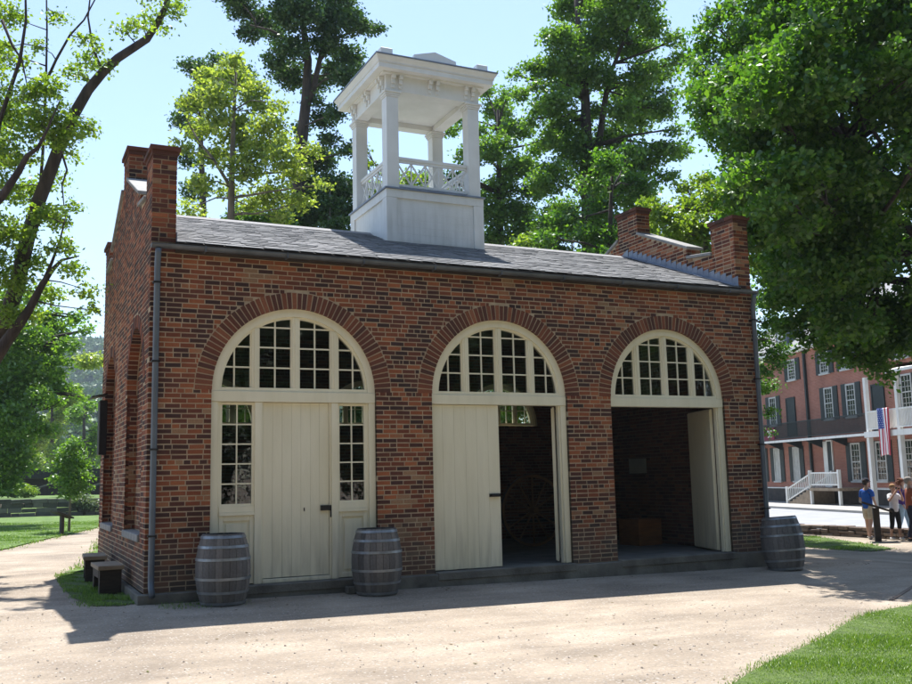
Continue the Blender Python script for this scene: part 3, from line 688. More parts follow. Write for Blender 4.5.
def leaf(x, y, ang, wdt, z0, z1, n):
    mt = Matrix.Translation((x, y, 0)) @ Matrix.Rotation(ang, 4, 'Z')
    mb = MB(); plank_door(mb, wdt, z0, z1, n, mt=mt); return mb.build('door', M['cream'], fort), mt
dr, mt = leaf(C1-.47, FY+.055, 0, .98, .085, 2.565, 7)
lk = MB(); lk.box(C1+.38, C1+.56, FY+.018, FY+.053, 1.0, 1.075); lk.box(C1+.52, C1+.552, FY+.02, FY+.05, .90, .999); lk.build('rim_lock', M['iron'], dr)
lk = MB(); lk.box(C1+.13, C1+.145, FY+.045, FY+.054, 1.0, 1.05); lk.build('keyhole_cover', M['iron'], dr)
dr, mt = leaf(C2-RO+.01, FY+.035, 0, 1.19, .03, 2.565, 6)
lk = MB(); lk.box(C2-.23, C2-.045, FY+.0, FY+.033, 1.115, 1.165); lk.tube([(C2-.21, FY-.02, 1.14), (C2-.10, FY-.02, 1.14)], .012); lk.build('latch', M['iron'], dr)
leaf(C2+RO-.115, .24, math.radians(57), 1.15, .03, 2.56, 6)
dr3, mt = leaf(C3+RO-.10, .22, math.radians(72), 1.12, .03, 2.56, 6)
# foundation curb following the falling ground, floor, ceiling
mb = MB(); mb.prism([(-.10, -.11, -.36), (W+.08, -.11, -.60), (W+.08, -.11, -.004), (-.10, -.11, -.004)], (0, .13, 0))
mb.prism([(-.10, .022, -.4), (-.10, D+.08, -.4), (-.10, D+.08, -.004), (-.10, .022, -.004)], (.09, 0, 0))
mb.prism([(W-.01, .022, -.6), (W-.01, D+.08, -.6), (W-.01, D+.08, -.004), (W-.01, .022, -.004)], (.09, 0, 0))
mb.prism([(0, D-.01, -.6), (W-.02, D-.01, -.6), (W-.02, D-.01, -.006), (0, D-.01, -.006)], (0, .09, 0))
mb.build('foundation', M['foundation'], fort, bevel=.012)
for c in (C1, C2, C3):
    mb = MB(); mb.box(c-RO+.0, c+RO-.0, -.125, TH+.05, -.10, .018); mb.build('threshold', M['foundation'], fort, bevel=.01)
MB().box(TH, W-TH, .022, D-TH, -.2, .004).build('floor', M['floor'], fort)
MB().box(TH+.01, W-TH-.01, TH+.01, D-TH-.01, 4.50, 4.56).build('ceiling', M['ceil'], fort)
# roof
EZ, RZ = 4.80, 6.10; YR = D/2; OV = .10; sl = (RZ-EZ)/(YR+OV)
mb = MB(); mb.prism([(TH+.0, -OV, EZ-.10), (TH+.0, -OV, EZ-.02), (TH, YR, RZ-.02), (TH, D+OV, EZ-.02), (TH, D+OV, EZ-.10), (TH, YR, RZ-.10)], (W-2*TH, 0, 0))
mb.prism([(TH+.0, TH+.02, H-.02), (TH, TH+.02, H+.14), (TH, D-TH-.02, H+.14), (TH, D-TH-.02, H-.02)], (W-2*TH, 0, 0))
mb.box(TH, W-TH, -OV+.03, TH+.02, H+.004, EZ-.06); mb.box(TH, W-TH, D-TH-.02, D+OV-.03, H+.004, EZ-.06)
roof = mb.build('roof', M['dark_wood'], fort)
def slates():
    mb = MB(); ln = math.hypot(YR+OV, RZ-EZ); ex = .165; n = int(ln/ex)+1
    for side in (0, 1):
        for r in range(n):
            s0 = r*ex-.02; s1 = min(s0+ex*1.9, ln)
            x = TH-.0-(0 if r % 2 else .13)
            while x < W-TH:
                w = rnd.uniform(.22, .30); a, b = max(x, TH)+.003, min(x+w, W-TH)-.003; x += w
                if b-a < .03: continue
                j = rnd.uniform(-.008, .008); up = rnd.uniform(.010, .020)
                def P(xx, s, h):
                    y = -OV+s/ln*(YR+OV); z = EZ-.02+s/ln*(RZ-EZ)+h
                    return (xx, y if side == 0 else D-y, z)
                vs = [P(a, s0+j, .012+up), P(b, s0+j, .012+up), P(b, s1, .006), P(a, s1, .006), P(a, s0+j, .002+up), P(b, s0+j, .002+up)]
                mb.add(vs, [(0, 1, 2, 3), (4, 5, 1, 0)])
    mb.prism([(TH, YR-.13, RZ-.045), (TH, YR, RZ+.03), (TH, YR+.13, RZ-.045), (TH, YR, RZ-.02)], (W-2*TH, 0, 0))
    mb.build('slates', M['slate'], roof)
slates()
# lead flashing stepping up beside the right parapet
mb = MB(); k = 0; y = -.06
while y < YR-.02:
    z = EZ+sl*(y+OV); mb.prism([(W-TH-.016-.001*(k % 2), y, z-.03), (W-TH-.016-.001*(k % 2), y+.165, z-.03+sl*.165), (W-TH-.016-.001*(k % 2), y+.15, z+.185), (W-TH-.016-.001*(k % 2), y, z+.205)], (.006, 0, 0)); y += .16; k += 1
y = YR
while y < D+.02:
    z = EZ+sl*(D-y+OV); mb.prism([(W-TH-.016-.001*(k % 2), y, z-.03), (W-TH-.016-.001*(k % 2), y+.165, z-.03-sl*.165), (W-TH-.016-.001*(k % 2), y+.165, z+.135), (W-TH-.016-.001*(k % 2), y, z+.19)], (.006, 0, 0)); y += .16; k += 1
mb.prism([(W-TH-.13, -OV+.02, EZ+.02), (W-TH-.13, YR, RZ+.02), (W-TH-.13, YR, RZ+.03), (W-TH-.13, -OV+.02, EZ+.03)], (.115, 0, 0))
mb.build('flashing', M['lead'], fort)
mb = MB(); y = -.06; k = 0
while y < D:
    zz = EZ+sl*((y if y < YR else D-y)+OV); mb.prism([(TH+.010+.001*(k % 2), y, zz-.05), (TH+.010+.001*(k % 2), y+.165, zz-.05), (TH+.010+.001*(k % 2), y+.165, zz+.13), (TH+.010+.001*(k % 2), y, zz+.13)], (.006, 0, 0)); y += .16; k += 1
mb.build('flashing', M['lead'], fort)
# gutter
mb = MB(); gp = [(.065*math.cos(PI+PI*i/10), .06*math.sin(PI+PI*i/10)) for i in range(11)]; gi = [(.058*math.cos(2*PI-PI*i/10), .053*math.sin(2*PI-PI*i/10)) for i in range(11)]
poly = [(-.02, -OV-.02+a, 4.735+b) for a, b in gp+gi]
n = len(gp); L0 = [Vector(p) for p in poly]
vs = L0+[p+Vector((W+.04, 0, .0)) for p in L0]; fs = []
for i in range(len(poly)): fs.append((i, (i+1) % len(poly), len(poly)+(i+1) % len(poly), len(poly)+i))
mb.add(vs, fs)
for ex in (-.02, W+.02): mb.prism([(ex, -OV-.02+a, 4.735+b) for a, b in gp], (.004, 0, 0))
for k in range(9):
    x = .7+k*1.18; mb.prism([(x, -OV-.088, 4.745), (x, -OV-.09, 4.66), (x, -.004, 4.655), (x, -.004, 4.675), (x, -OV-.07, 4.68)], (.02, 0, 0))
g = mb.build('gutter', M['gutter'], fort)
def downpipe(x):
    mb = MB(); mb.tube([(x, -OV-.03, 4.68), (x, -OV-.01, 4.6), (x, -.07, 4.48), (x, -.07, .25), (x, -.09, .08), (x, -.21, -.02)], .042, 12)
    d = mb.build('downpipe', M['pipe'], fort, smooth=True)
    for z in (.75, 1.9, 3.1, 4.2): MB().box(x-.055, x+.055, -.118, -.005, z-.012, z+.012).build('pipe_bracket', M['iron'], d)
downpipe(.075); downpipe(W-.03)
# cupola
CX, CY = 5.44, 3.36; CH2 = 1.0
cup = MB(); mt = None
y0, y1, x0, x1 = CY-CH2, CY+CH2, CX-CH2, CX+CH2
BT = 6.74
def gz(y): return EZ+sl*((y if y < YR else D-y)+OV)-.06
cup.prism([(x0+.03, y0+.03, gz(y0)), (x0+.03, YR, gz(YR)), (x0+.03, y1-.03, gz(y1)), (x0+.03, y1-.03, BT-.03), (x0+.03, y0+.03, BT-.03)], (2*CH2-.06, 0, 0))
# corner boards, top band, base boards
for (a, b) in ((x0, x0+.21), (x1-.21, x1)):
    cup.box(a, b, y0, y0+.028, gz(y0)+.0, BT-.16); cup.box(a, b, y1-.028, y1, gz(y1), BT-.16)
for (xs) in ((x0, x0+.028), (x1-.028, x1)):
    cup.prism([(xs[0], y0+.030, gz(y0)), (xs[0], y0+.21, gz(y0+.21)), (xs[0], y0+.21, BT-.16), (xs[0], y0+.030, BT-.16)], (.028, 0, 0))
    cup.prism([(xs[0], y1-.21, gz(y1-.21)), (xs[0], y1-.030, gz(y1)), (xs[0], y1-.030, BT-.16), (xs[0], y1-.21, BT-.16)], (.028, 0, 0))
cup.box(x0-.004, x1+.004, y0-.004, y1+.004, BT-.158, BT)
for k in range(5):
    z = gz(y0)+.10+k*.135
    if z < BT-.2: cup.box(x0+.215, x1-.215, y0+.0275, y0+.0305, z, z+.131)
cupola = cup.build('cupola', M['white'], fort, bevel=.004)
MB().box(x0-.035, x1+.035, y0-.035, y1+.035, BT+.003, BT+.028).build('ledge', M['lead'], cupola)
CT = 8.66
for sx in (0, 1):
    for sy in (0, 1):
        a = x0+.035 if sx == 0 else x1-.035-.24; b = y0+.035 if sy == 0 else y1-.035-.24
        mb = MB(); mb.box(a, a+.24, b, b+.24, BT+.03, CT-.12)
        mb.box(a-.015, a+.255, b-.015, b+.255, CT-.118, CT-.085); mb.box(a-.03, a+.27, b-.03, b+.27, CT-.083, CT-.045); mb.box(a-.05, a+.29, b-.05, b+.29, CT-.043, CT-.003)
        mb.build('column', M['white'], cupola, bevel=.004)
def cup_rail(p0, p1, n):
    p0 = Vector(p0); p1 = Vector(p1); L = (p1-p0).length; ang = math.atan2(p1.y-p0.y, p1.x-p0.x)
    mt = Matrix.Translation(p0) @ Matrix.Rotation(ang, 4, 'Z'); mb = MB()
    zb, zt = BT+.10, BT+.62
    mb.box(0, L, -.035, .035, zt, zt+.055, 0, mt); mb.box(0, L, -.02, .02, zt-.05, zt-.002, 0, mt); mb.box(0, L, -.03, .03, zb, zb+.05, 0, mt)
    a, b = zb+.05, zt-.05; w = L/n
    for i in range(n):
        for s in (0, 1):
            xa, xb = (i*w, (i+1)*w) if s == 0 else ((i+1)*w, i*w)
            dx = .02; yy = -.010 if s == 0 else .001
            q = [Vector((xa-dx, yy, a)), Vector((xa+dx, yy, a)), Vector((xb+dx, yy, b)), Vector((xb-dx, yy, b))]
            e = mt.to_3x3() @ Vector((0, .009, 0)); mb.prism([mt @ v for v in q], e)
        if i: mb.box(i*w-.011, i*w+.011, -.0125, .0125, a, b, 0, mt)
    mb.build('railing', M['white'], cupola)
i_ = .155
cup_rail((x0+.28, y0+i_, 0), (x1-.28, y0+i_, 0), 5); cup_rail((x0+.28, y1-i_, 0), (x1-.28, y1-i_, 0), 5)
cup_rail((x0+i_, y0+.28, 0), (x0+i_, y1-.28, 0), 5); cup_rail((x1-i_, y0+.28, 0), (x1-i_, y1-.28, 0), 5)
mb = MB(); e = .03
mb.box(x0+e, x1-e, y0+e, y0+e+.24, CT, CT+.30); mb.box(x0+e, x1-e, y1-e-.24, y1-e, CT, CT+.30)
mb.box(x0+e, x0+e+.24, y0+e+.241, y1-e-.241, CT, CT+.30); mb.box(x1-e-.24, x1-e, y0+e+.241, y1-e-.241, CT, CT+.30)
mb.box(x0+e+.242, x1-e-.242, y0+e+.242, y1-e-.242, CT+.10, CT+.13)
for o, z0, z1 in ((.05, CT+.302, CT+.335), (.19, CT+.336, CT+.43), (.205, CT+.431, CT+.445)): mb.box(x0-o, x1+o, y0-o, y1+o, z0, z1)
for k in range(6):
    q0, q1 = k/6, (k+1)/6; f = lambda q: .205+.05*(q*q*(3-2*q)); za, zb = CT+.446+.11*q0, CT+.446+.11*q1; oa, ob = f(q0), f(q1)
    A = [(x0-oa, y0-oa, za), (x1+oa, y0-oa, za), (x1+oa, y1+oa, za), (x0-oa, y1+oa, za)]; B = [(x0-ob, y0-ob, zb), (x1+ob, y0-ob, zb), (x1+ob, y1+ob, zb), (x0-ob, y1+ob, zb)]
    mb.add(A+B, [(0, 1, 5, 4), (1, 2, 6, 5), (2, 3, 7, 6), (3, 0, 4, 7)])
mb.box(x0-.25, x1+.25, y0-.25, y1+.25, CT+.557, CT+.561)
mb.build('entablature', M['white'], cupola, bevel=.006)
for fx, n in ((0, 3), (1, 3)):
    for k in range(3):
        for dd in (-.075, .075):
            t = [x0+.24, CX, x1-.24][k]+dd
            for yy, sg in ((y0, -1), (y1, 1)):
                mb = MB()
                for (p, z0, z1) in ((.10, CT+.22, CT+.298), (.06, CT+.13, CT+.218), (.025, CT+.05, CT+.128)):
                    ya, yb = (yy+e-p, yy+e-.001) if sg < 0 else (yy-e+.001, yy-e+p)
                    if fx == 0: mb.box(t-.035, t+.035, ya, yb, z0, z1)
                    else:
                        tt = [y0+.24, CY, y1-.24][k]+dd; xx = x0 if sg < 0 else x1
                        xa, xb = (xx+e-p, xx+e-.001) if sg < 0 else (xx-e+.001, xx-e+p)
                        mb.box(xa, xb, tt-.035, tt+.035, z0, z1)
                mb.build('bracket', M['white'], cupola, bevel=.006)
RT = CT+.56
mb = MB(); o = .27; a = [(x0-o, y0-o, RT+.002), (x1+o, y0-o, RT+.002), (x1+o, y1+o, RT+.002), (x0-o, y1+o, RT+.002)]
b = [(p[0], p[1], RT+.022) for p in a]; mb.add(a+b+[(CX, CY, RT+.20)], [(3, 2, 1, 0), (0, 1, 5, 4), (1, 2, 6, 5), (2, 3, 7, 6), (3, 0, 4, 7), (4, 5, 8), (5, 6, 8), (6, 7, 8), (7, 4, 8)])
mb.build('cupola_roof', M['lead'], cupola)
for (yy, sg) in ((y0-.10, 1), (y1+.10, -1)):
    mb = MB()
    mb.prism([(CX-.42, yy, RT+.01), (CX+.42, yy, RT+.01), (CX+.42, yy, RT+.12), (CX+.05, yy, RT+.27), (CX-.42, yy, RT+.20)], (0, .06*sg, 0)) if False else mb.prism([(CX-.44, yy, RT+.01), (CX+.44, yy, RT+.01), (CX+.44, yy, RT+.17), (CX, yy, RT+.29), (CX-.44, yy, RT+.17)], (0, .08*sg, 0))
    mb.build('pediment_block', M['white'], cupola)
for xx in (x0-.12, x1-.12):
    for yy in (y0-.12, y1-.05):
        mb = MB(); mb.box(xx, xx+.24, yy, yy+.17, RT+.01, RT+.20); mb.build('corner_block', M['white'], cupola, bevel=.01)
# wall case with a little hood on the side wall
nc = empty('notice_case', (0, 5.6, 2.0), label='dark tall case with a small hood fixed on the side wall', cat='notice case')
MB().box(-.15, -.012, -.16, .2, 0, 1.02).build('case', M['iron'], nc, bevel=.01)
MB().prism([(-.30, -.24, 1.06), (-.02, -.24, 1.12), (-.02, -.24, 1.145), (-.30, -.24, 1.085)], (0, .55, 0)).build('hood', M['iron'], nc)

# ------------------------------------------------------------------ things inside
cr = empty('wooden_crate', (9.98, 2.7, .006), .1, label='reddish wooden box on the floor inside the open right doorway', cat='crate')
mb = MB()
for k in range(3): mb.box(-.3, .3, -.3, -.28, k*.165, k*.165+.16); mb.box(-.3, .3, .28, .3, k*.165, k*.165+.16); mb.box(-.3, -.28, -.279, .279, k*.165, k*.165+.16); mb.box(.28, .3, -.279, .279, k*.165, k*.165+.16)
mb.build('side_boards', M['crate'], cr); MB().box(-.31, .31, -.31, .31, .496, .515).build('lid', M['crate'], cr)
ib = empty('storage_bench', (8.5, 5.6, .006), 0, label='low dark wooden bench along the inside back wall', cat='bench')
MB().box(-.9, 1.5, -.22, .22, .40, .45).build('seat', M['dark_wood'], ib)
for x in (-.8, 1.4): MB().box(x-.04, x+.04, -.2, .2, 0, .399).build('leg', M['dark_wood'], ib)
pq = empty('wall_plaque', (W-TH-.03, 3.34, 1.43), 0, label='pale blank plaque on the inside right wall', cat='plaque')
MB().box(0, .018, -.30, .30, 0, .31).build('board', M['plaque'], pq)
MB().box(.0, .02, -.32, .32, -.02, -.002).build('ledge', M['dark_wood'], pq)
wh = empty('wagon_wheel', (8.02, 3.6, .006), 0, label='large spoked wagon wheel standing in the dark middle doorway', cat='wheel')
WR = .72
def ring(mb, c, r, w, t, n=40):
    for i in range(n):
        a0, a1 = 2*PI*i/n, 2*PI*(i+1)/n
        p = [(c[0]+q*math.cos(a), c[2]+q*math.sin(a)) for a, q in ((a0, r-w), (a0, r), (a1, r), (a1, r-w))]
        mb.add([(u, c[1]-t, z) for u, z in p]+[(u, c[1]+t, z) for u, z in p], [(0, 1, 2, 3), (7, 6, 5, 4), (1, 5, 6, 2), (0, 3, 7, 4)])
mb = MB(); ring(mb, (0, 0, WR+.01), WR, .055, .025); mb.build('rim', M['old_wood'], wh)
mb = MB(); ring(mb, (0, 0, WR+.01), WR+.008, .0075, .028); mb.build('tyre', M['iron'], wh)
mb = MB(); mb.lathe([(.001, -.14), (.06, -.14), (.085, 0), (.06, .14), (.001, .14)], 14, mat=Matrix.Translation((0, 0, WR+.01)) @ Matrix.Rotation(PI/2, 4, 'X')); mb.build('hub', M['old_wood'], wh)
for k in range(12):
    a = 2*PI*k/12; MB().tube([(.07*math.cos(a), 0, WR+.01+.07*math.sin(a)), ((WR-.05)*math.cos(a), 0, WR+.01+(WR-.05)*math.sin(a))], [.022, .016], 6).build('spoke', M['old_wood'], wh)

# ------------------------------------------------------------------ barrels
def barrel(loc, tilt, rz, label):
    o = empty('wooden_barrel', loc, rz, label, 'barrel', 'old wooden barrels along the front wall'); o.rotation_euler = (tilt[0], tilt[1], rz)
    Hh = .92; r = lambda z: .275+.085*(1-((z-Hh/2)/(Hh/2))**2)
    mb = MB(); n = 24
    for k in range(n):
        a0, a1 = 2*PI*k/n+.006, 2*PI*(k+1)/n-.006; j = rnd.uniform(-.002, .002)
        zs = [Hh*i/10 for i in range(11)]; vs = []
        for z in zs:
            for a, q in ((a0, r(z)+j), ((a0+a1)/2, r(z)+j+.002), (a1, r(z)+j), (a1, r(z)-.025), (a0, r(z)-.025)): vs.append((q*math.cos(a), q*math.sin(a), z))
        fs = []
        for i in range(10):
            for q in range(5): fs.append((i*5+q, i*5+(q+1) % 5, (i+1)*5+(q+1) % 5, (i+1)*5+q))
        fs += [(4, 3, 2, 1, 0), tuple(50+q for q in range(5))]; mb.add(vs, fs)
    mb.build('staves', M['stave'], o)
    MB().lathe([(.001, .0), (.252, .0), (.252, .02), (.001, .02)], 32, (0, 0, .87)).build('lid', M['dark_wood'], o)
    for z in (.035, .175, .35, .60, .76, .885):
        h = .034; p = [(r(z-h/2)+.003, z-h/2), (r(z-h/2)+.0085, z-h/2), (r(z+h/2)+.0085, z+h/2), (r(z+h/2)+.003, z+h/2)]
        MB().lathe(p+[p[0]], 40).build('hoop', M['hoop'], o, smooth=False)
    return o
barrel((.94, -.47, terr(.9, -.5)-.01), (.0, .0), .3, 'weathered grey barrel left of the closed plank door, nearest the corner')
barrel((3.11, -.475, terr(3.1, -.4)-.005), (.0, .0), 1.2, 'weathered grey barrel between the closed door and the middle doorway')
barrel((10.57, -.66, terr(10.6, -.6)-.015), (.03, .075), 2.2, 'leaning grey barrel at the right end of the firehouse')
st = MB(); st.box(-.15, .1, -.08, .05, 0, .1)
s_ = st.build('stone_block', M['foundation'], None, label='small dark stone block between the door post and the barrel', cat='stone block', bevel=.015); s_.location = (2.87, -.25, terr(2.87, -.2))
# benches by the side wall
def bench(y, rz, label):
    o = empty('wooden_bench', (-.30, y, terr(-.3, y)), rz, label, 'bench', 'wooden benches by the side wall')
    MB().box(-.18, .18, -.45, .45, .36, .42).build('seat', M['plank'], o, bevel=.006)
    for yy in (-.34, .34): MB().box(-.15, .15, yy-.06, yy+.06, 0, .359).build('leg', M['dark_wood'], o)
    MB().box(-.155, -.12, -.279, .279, .24, .355).build('apron', M['dark_wood'], o)
bench(1.75, .03, 'low wooden bench with dark legs by the side wall, nearer one'); bench(3.9, -.05, 'low wooden bench by the side wall, the farther of two')

# ------------------------------------------------------------------ wayside panels
def wayside(loc, rz, h, label, pw):
    o = empty('wayside_panel', loc, rz, label, 'information panel')
    MB().box(-pw/2, pw/2, -.12, .12, 0, h-.02).build('post', M['dark_wood'], o, bevel=.008)
    p = MB(); p.prism([(-.40, -.42, h+.13), (.40, -.42, h-.15), (.40, -.42, h-.09), (-.40, -.42, h+.19)], (0, .84, 0)); p.build('panel', M['dark_wood'], o)
    q = MB(); q.prism([(-.37, -.38, h+.183), (.37, -.38, h-.076), (.37, -.38, h-.072), (-.37, -.38, h+.187)], (0, .76, 0)); q.build('display', M['plaque'] if pw < .16 else M['iron'], o); return o
wayside((.10, 20.6, terr(0, 20.6)), .35+.0, .80, 'small tilted information panel on the lawn beside the gravel path', .14).scale = (.68, .68, .8)
wayside((21.35, 6.85, terr(21.3, 6.9)), -.75, .98, 'dark tilted information panel with people gathered round it', .17)

# ------------------------------------------------------------------ stone walls, street, hotel
def rubble(mb, p0, p1, h, th, rows, sl=.45):
    p0 = Vector((*p0, 0)); p1 = Vector((*p1, 0)); L = (p1-p0).length; ang = math.atan2(p1.y-p0.y, p1.x-p0.x)
    for r in range(rows):
        x = 0
        while x < L:
            l = rnd.uniform(.5, 1.4)*sl; z0 = r*h/rows; hh = h/rows*rnd.uniform(.85, 1.15)
            wx = p0+(p1-p0)*((x+l/2)/L); zz = terr(wx.x, wx.y)
            mt = Matrix.Translation((wx.x, wx.y, zz+z0-.03)) @ Matrix.Rotation(ang+rnd.uniform(-.05, .05), 4, 'Z') @ Matrix.Rotation(rnd.uniform(-.03, .03), 4, 'Y')
            mb.box(-l/2+.01, l/2-.01, -th/2*rnd.uniform(.85, 1.1), th/2*rnd.uniform(.85, 1.1), 0, hh-.012, 0, mt); x += l
mb = MB(); rubble(mb, (22.45, 6.2), (22.6, 16.0), .36, .42, 3); mb.build('stone_wall', M['stone'], label='low brown dry stone wall between the footpath and the street', cat='wall', bevel=.02)
mb = MB(); rubble(mb, (22.42, 5.4), (22.3, -4), .36, .42, 3); mb.build('stone_wall', M['stone'], label='low brown stone wall behind the group of people', cat='wall', bevel=.02)
mb = MB(); rubble(mb, (-30, 43.0), (30, 43.0), .95, .5, 4, .8); mb.build('retaining_wall', M['grey_stone'], label='long grey stone retaining wall at the far edge of the lawn', cat='wall', bevel=.02)
HA = math.radians(74)
HQ = Vector((41.85, 27.21, -.69)); e_ = Vector((math.cos(HA), math.sin(HA), 0)); n_ = Vector((-math.sin(HA), math.cos(HA), 0))
def hw(s, t): p = HQ+e_*s+n_*t; return (p.x, p.y)
sheet('street', [(22.75, -30), (22.75, 17), (26, 60), hw(45, 4.6), hw(-40, 4.6)], M['street'], .012)
sheet('pavement', [hw(45, 4.55), hw(-40, 4.55), hw(-40, -.3), hw(45, -.3)], M['walk'], .12)
kb = MB(); a0, b0 = hw(45, 4.6), hw(-40, 4.6); a1, b1 = hw(45, 4.45), hw(-40, 4.45)
kb.prism([(*a0, -.72), (*b0, -.72), (*b1, -.72), (*a1, -.72)], (0, 0, .16)); kb.build('kerb', M['walk'], kind='structure')
M['hbrick'] = brick_shader('hotel_brick', ((.29, .095, .062), (.36, .13, .085)), (.36, .25, .19))
M['hdark'] = pm('dark_shutter', (.012, .018, .018), (.022, .03, .028), scale=5, rough=.6, bump=.1)
M['hstone'] = pm('basement_stone', (.035, .03, .028), (.075, .06, .05), scale=3, rough=.95, bump=.5, bscale=10)
M['hglass'] = glass_mat('hotel_glass', (.06, .065, .07), 1.3)
M['trim'] = pm('shaded_trim', (.42, .41, .38), (.54, .53, .50), scale=3, rough=.6, bump=.1)  # window white greyed down: the shade on the hotel is in this colour
hotel = empty('brick_hotel', HQ, HA, label='long three storey red brick hotel with balconies across the street', cat='building')
S0, S1 = -15.0, 13.0
mb = MB(); mb.box(S0, S1, -9, 0, .95, 9.55); mb.build('wall', M['hbrick'], hotel)
MB().box(S0-.05, S1+.05, -9.05, .06, -.4, .947).build('basement', M['hstone'], hotel)
MB().box(S0-.05, S1+.05, .061, .10, .95, 1.02).build('string_course', M['white'], hotel)
mb = MB(); mb.prism([(S0-.2, .35, 9.6), (S0-.2, -9.3, 9.6), (S0-.2, -4.5, 13.2)], (S1-S0+.4, 0, 0)); mb.build('roof', M['slate'], hotel)
mb = MB(); mb.box(S0-.2, S1+.2, -.0+.002, .32, 9.36, 9.46); mb.box(S0-.2, S1+.2, .0+.002, .45, 9.462, 9.595); mb.build('cornice', M['white'], hotel)
def hwin(s, z0, z1, w=.92, shut=True, y=0.0, closed=False):
    mb = MB()
    for a, b, c, d in ((s-w/2, s-w/2+.09, z0, z1), (s+w/2-.09, s+w/2, z0, z1), (s-w/2+.09, s+w/2-.09, z1-.09, z1), (s-w/2+.09, s+w/2-.09, z0, z0+.07)): mb.box(a, b, y+.002, y+.07, c, d)
    zm = (z0+z1)/2; mb.box(s-w/2+.09, s+w/2-.09, y+.004, y+.06, zm-.03, zm+.03)
    for k in (1, 2): x = s-w/2+.09+(w-.18)*k/3; mb.box(x-.012, x+.012, y+.01, y+.045, z0+.07, z1-.09)
    for k in (1, 2, 4, 5): z = z0+.07+(z1-z0-.16)*k/6; mb.box(s-w/2+.09, s+w/2-.09, y+.012, y+.043, z-.012, z+.012)
    mb.box(s-w/2-.08, s+w/2+.08, y+.002, y+.14, z0-.10, z0-.003)
    f = mb.build('window', M['trim'], hotel)
    MB().box(s-w/2+.05, s+w/2-.05, y+.003, y+.028, z0+.03, z1-.04).build('pane', M['hglass'] if not closed else M['trim'], f)
    if shut:
        for sg in (-1, 1):
            a = s+sg*(w/2+.03); b = a+sg*.46; q = MB(); q.box(min(a, b), max(a, b), y+.004, y+.055, z0-.05, z1+.03)
            for k in range(14): zz = z0+.05+k*(z1-z0-.1)/14; q.box(min(a, b)+.06, max(a, b)-.06, y+.055, y+.066, zz, zz+.05)
            q.build('shutter', M['hdark'], f)
F1, F1t, F2, F2t, F3, F3t = 1.42, 3.52, 5.0, 6.85, 7.72, 9.0
for s in (9.4, 7.2, 4.75): hwin(s, F1, F1t, .8, closed=True)
for s in (-1.78, -4.15, -6.6, -9, -11.5): hwin(s, F1, F1t)
for s in (7.3, .55, -1.75, -6.8, -9.1, -11.6): hwin(s, F2, F2t)
for s in (10, 4.55, .75, -1.5, -4.2, -6.7): hwin(s, F3, F3t)
def hdoor(s, z0, z1, w, m, white_frame=False):
    q = MB(); q.box(s-w/2, s+w/2, .003, .05, z0, z1); d = q.build('door', m, hotel)
    q = MB(); q.box(s+w/2, s+w/2+.08, .003, .08, z0, z1+.08); q.box(s-w/2-.08, s-w/2, .003, .08, z0, z1+.08); q.box(s-w/2, s+w/2, .003, .08, z1, z1+.08); q.build('door_frame', M['white'] if white_frame else M['hdark'], d)
hdoor(5.0, 4.2, 6.55, .95, M['hdark']); hdoor(-4.3, 4.0, 6.5, 1.0, M['hdark']); hdoor(.85, 1.05, 3.7, .45, M['hdark'], True)
MB().box(1.12, 1.55, .003, .06, 1.05, 3.72).build('door', M['white'], hotel)
MB().box(2.82, 2.98, .02, .16, .95, 9.35).build('downpipe', M['hdark'], hotel)
MB().box(-12, -2.6, .003, .02, 1.03, 1.05).build('conduit', M['white'], hotel)
# long dark iron balcony (left) and white veranda (right)
BD = 1.35
mb = MB(); mb.box(-5.7, S1, .003, BD, 3.84, 3.90); bal = mb.build('balcony', M['hdark'], hotel)
MB().box(-5.7, S1, BD-.02, BD+.10, 3.79, 3.92).build('fascia', M['white'], bal)
mb = MB(); mb.box(-5.65, S1, BD+.02, BD+.06, 4.92, 4.97); mb.box(-5.65, S1, BD+.02, BD+.06, 4.02, 4.06)
for k in range(222):
    s = -5.65+k*.0836
    mb.box(s, s+.028, BD+.03, BD+.05, 4.06, 4.92)
mb.build('railing', M['hdark'], bal)
for s in (-1, 1.6, 4.0, 6.4, 9): MB().prism([(s, .01, 3.83), (s, 1.15, 3.83), (s, .01, 3.35)], (.09, 0, 0)).build('bracket', M['hdark'], bal)
VD = 1.9
mb = MB(); mb.box(S0, -5.75, .003, VD, 3.86, 3.93); ver = mb.build('veranda', M['white'], hotel)
MB().box(S0, -5.73, VD-.06, VD+.03, 3.66, 3.95).build('fascia', M['white'], ver)
MB().prism([(S0, VD+.2, 6.72), (S0, VD+.2, 6.86), (S0, .003, 7.35), (S0, .003, 7.2)], (-8.3-S0+.15, 0, 0)).build('veranda_roof', M['white'], ver)
for s in (-5.9, -8.5, -11.1, -13.7):
    MB().box(s-.1, s+.1, VD-.26, VD-.07, 3.96, 6.75).build('column', M['white'], ver); MB().box(s-.11, s+.11, VD-.28, VD-.05, -.57, 3.65).build('column', M['white'], ver)
mb = MB(); mb.box(S0, -6.0, VD-.14, VD-.08, 4.92, 5.0); mb.box(S0, -6.0, VD-.14, VD-.08, 4.05, 4.11)
for k in range(88): s = -6.0-k*.1; mb.box(s-.02, s+.02, VD-.13, VD-.09, 4.11, 4.92)
mb.build('railing', M['white'], ver)
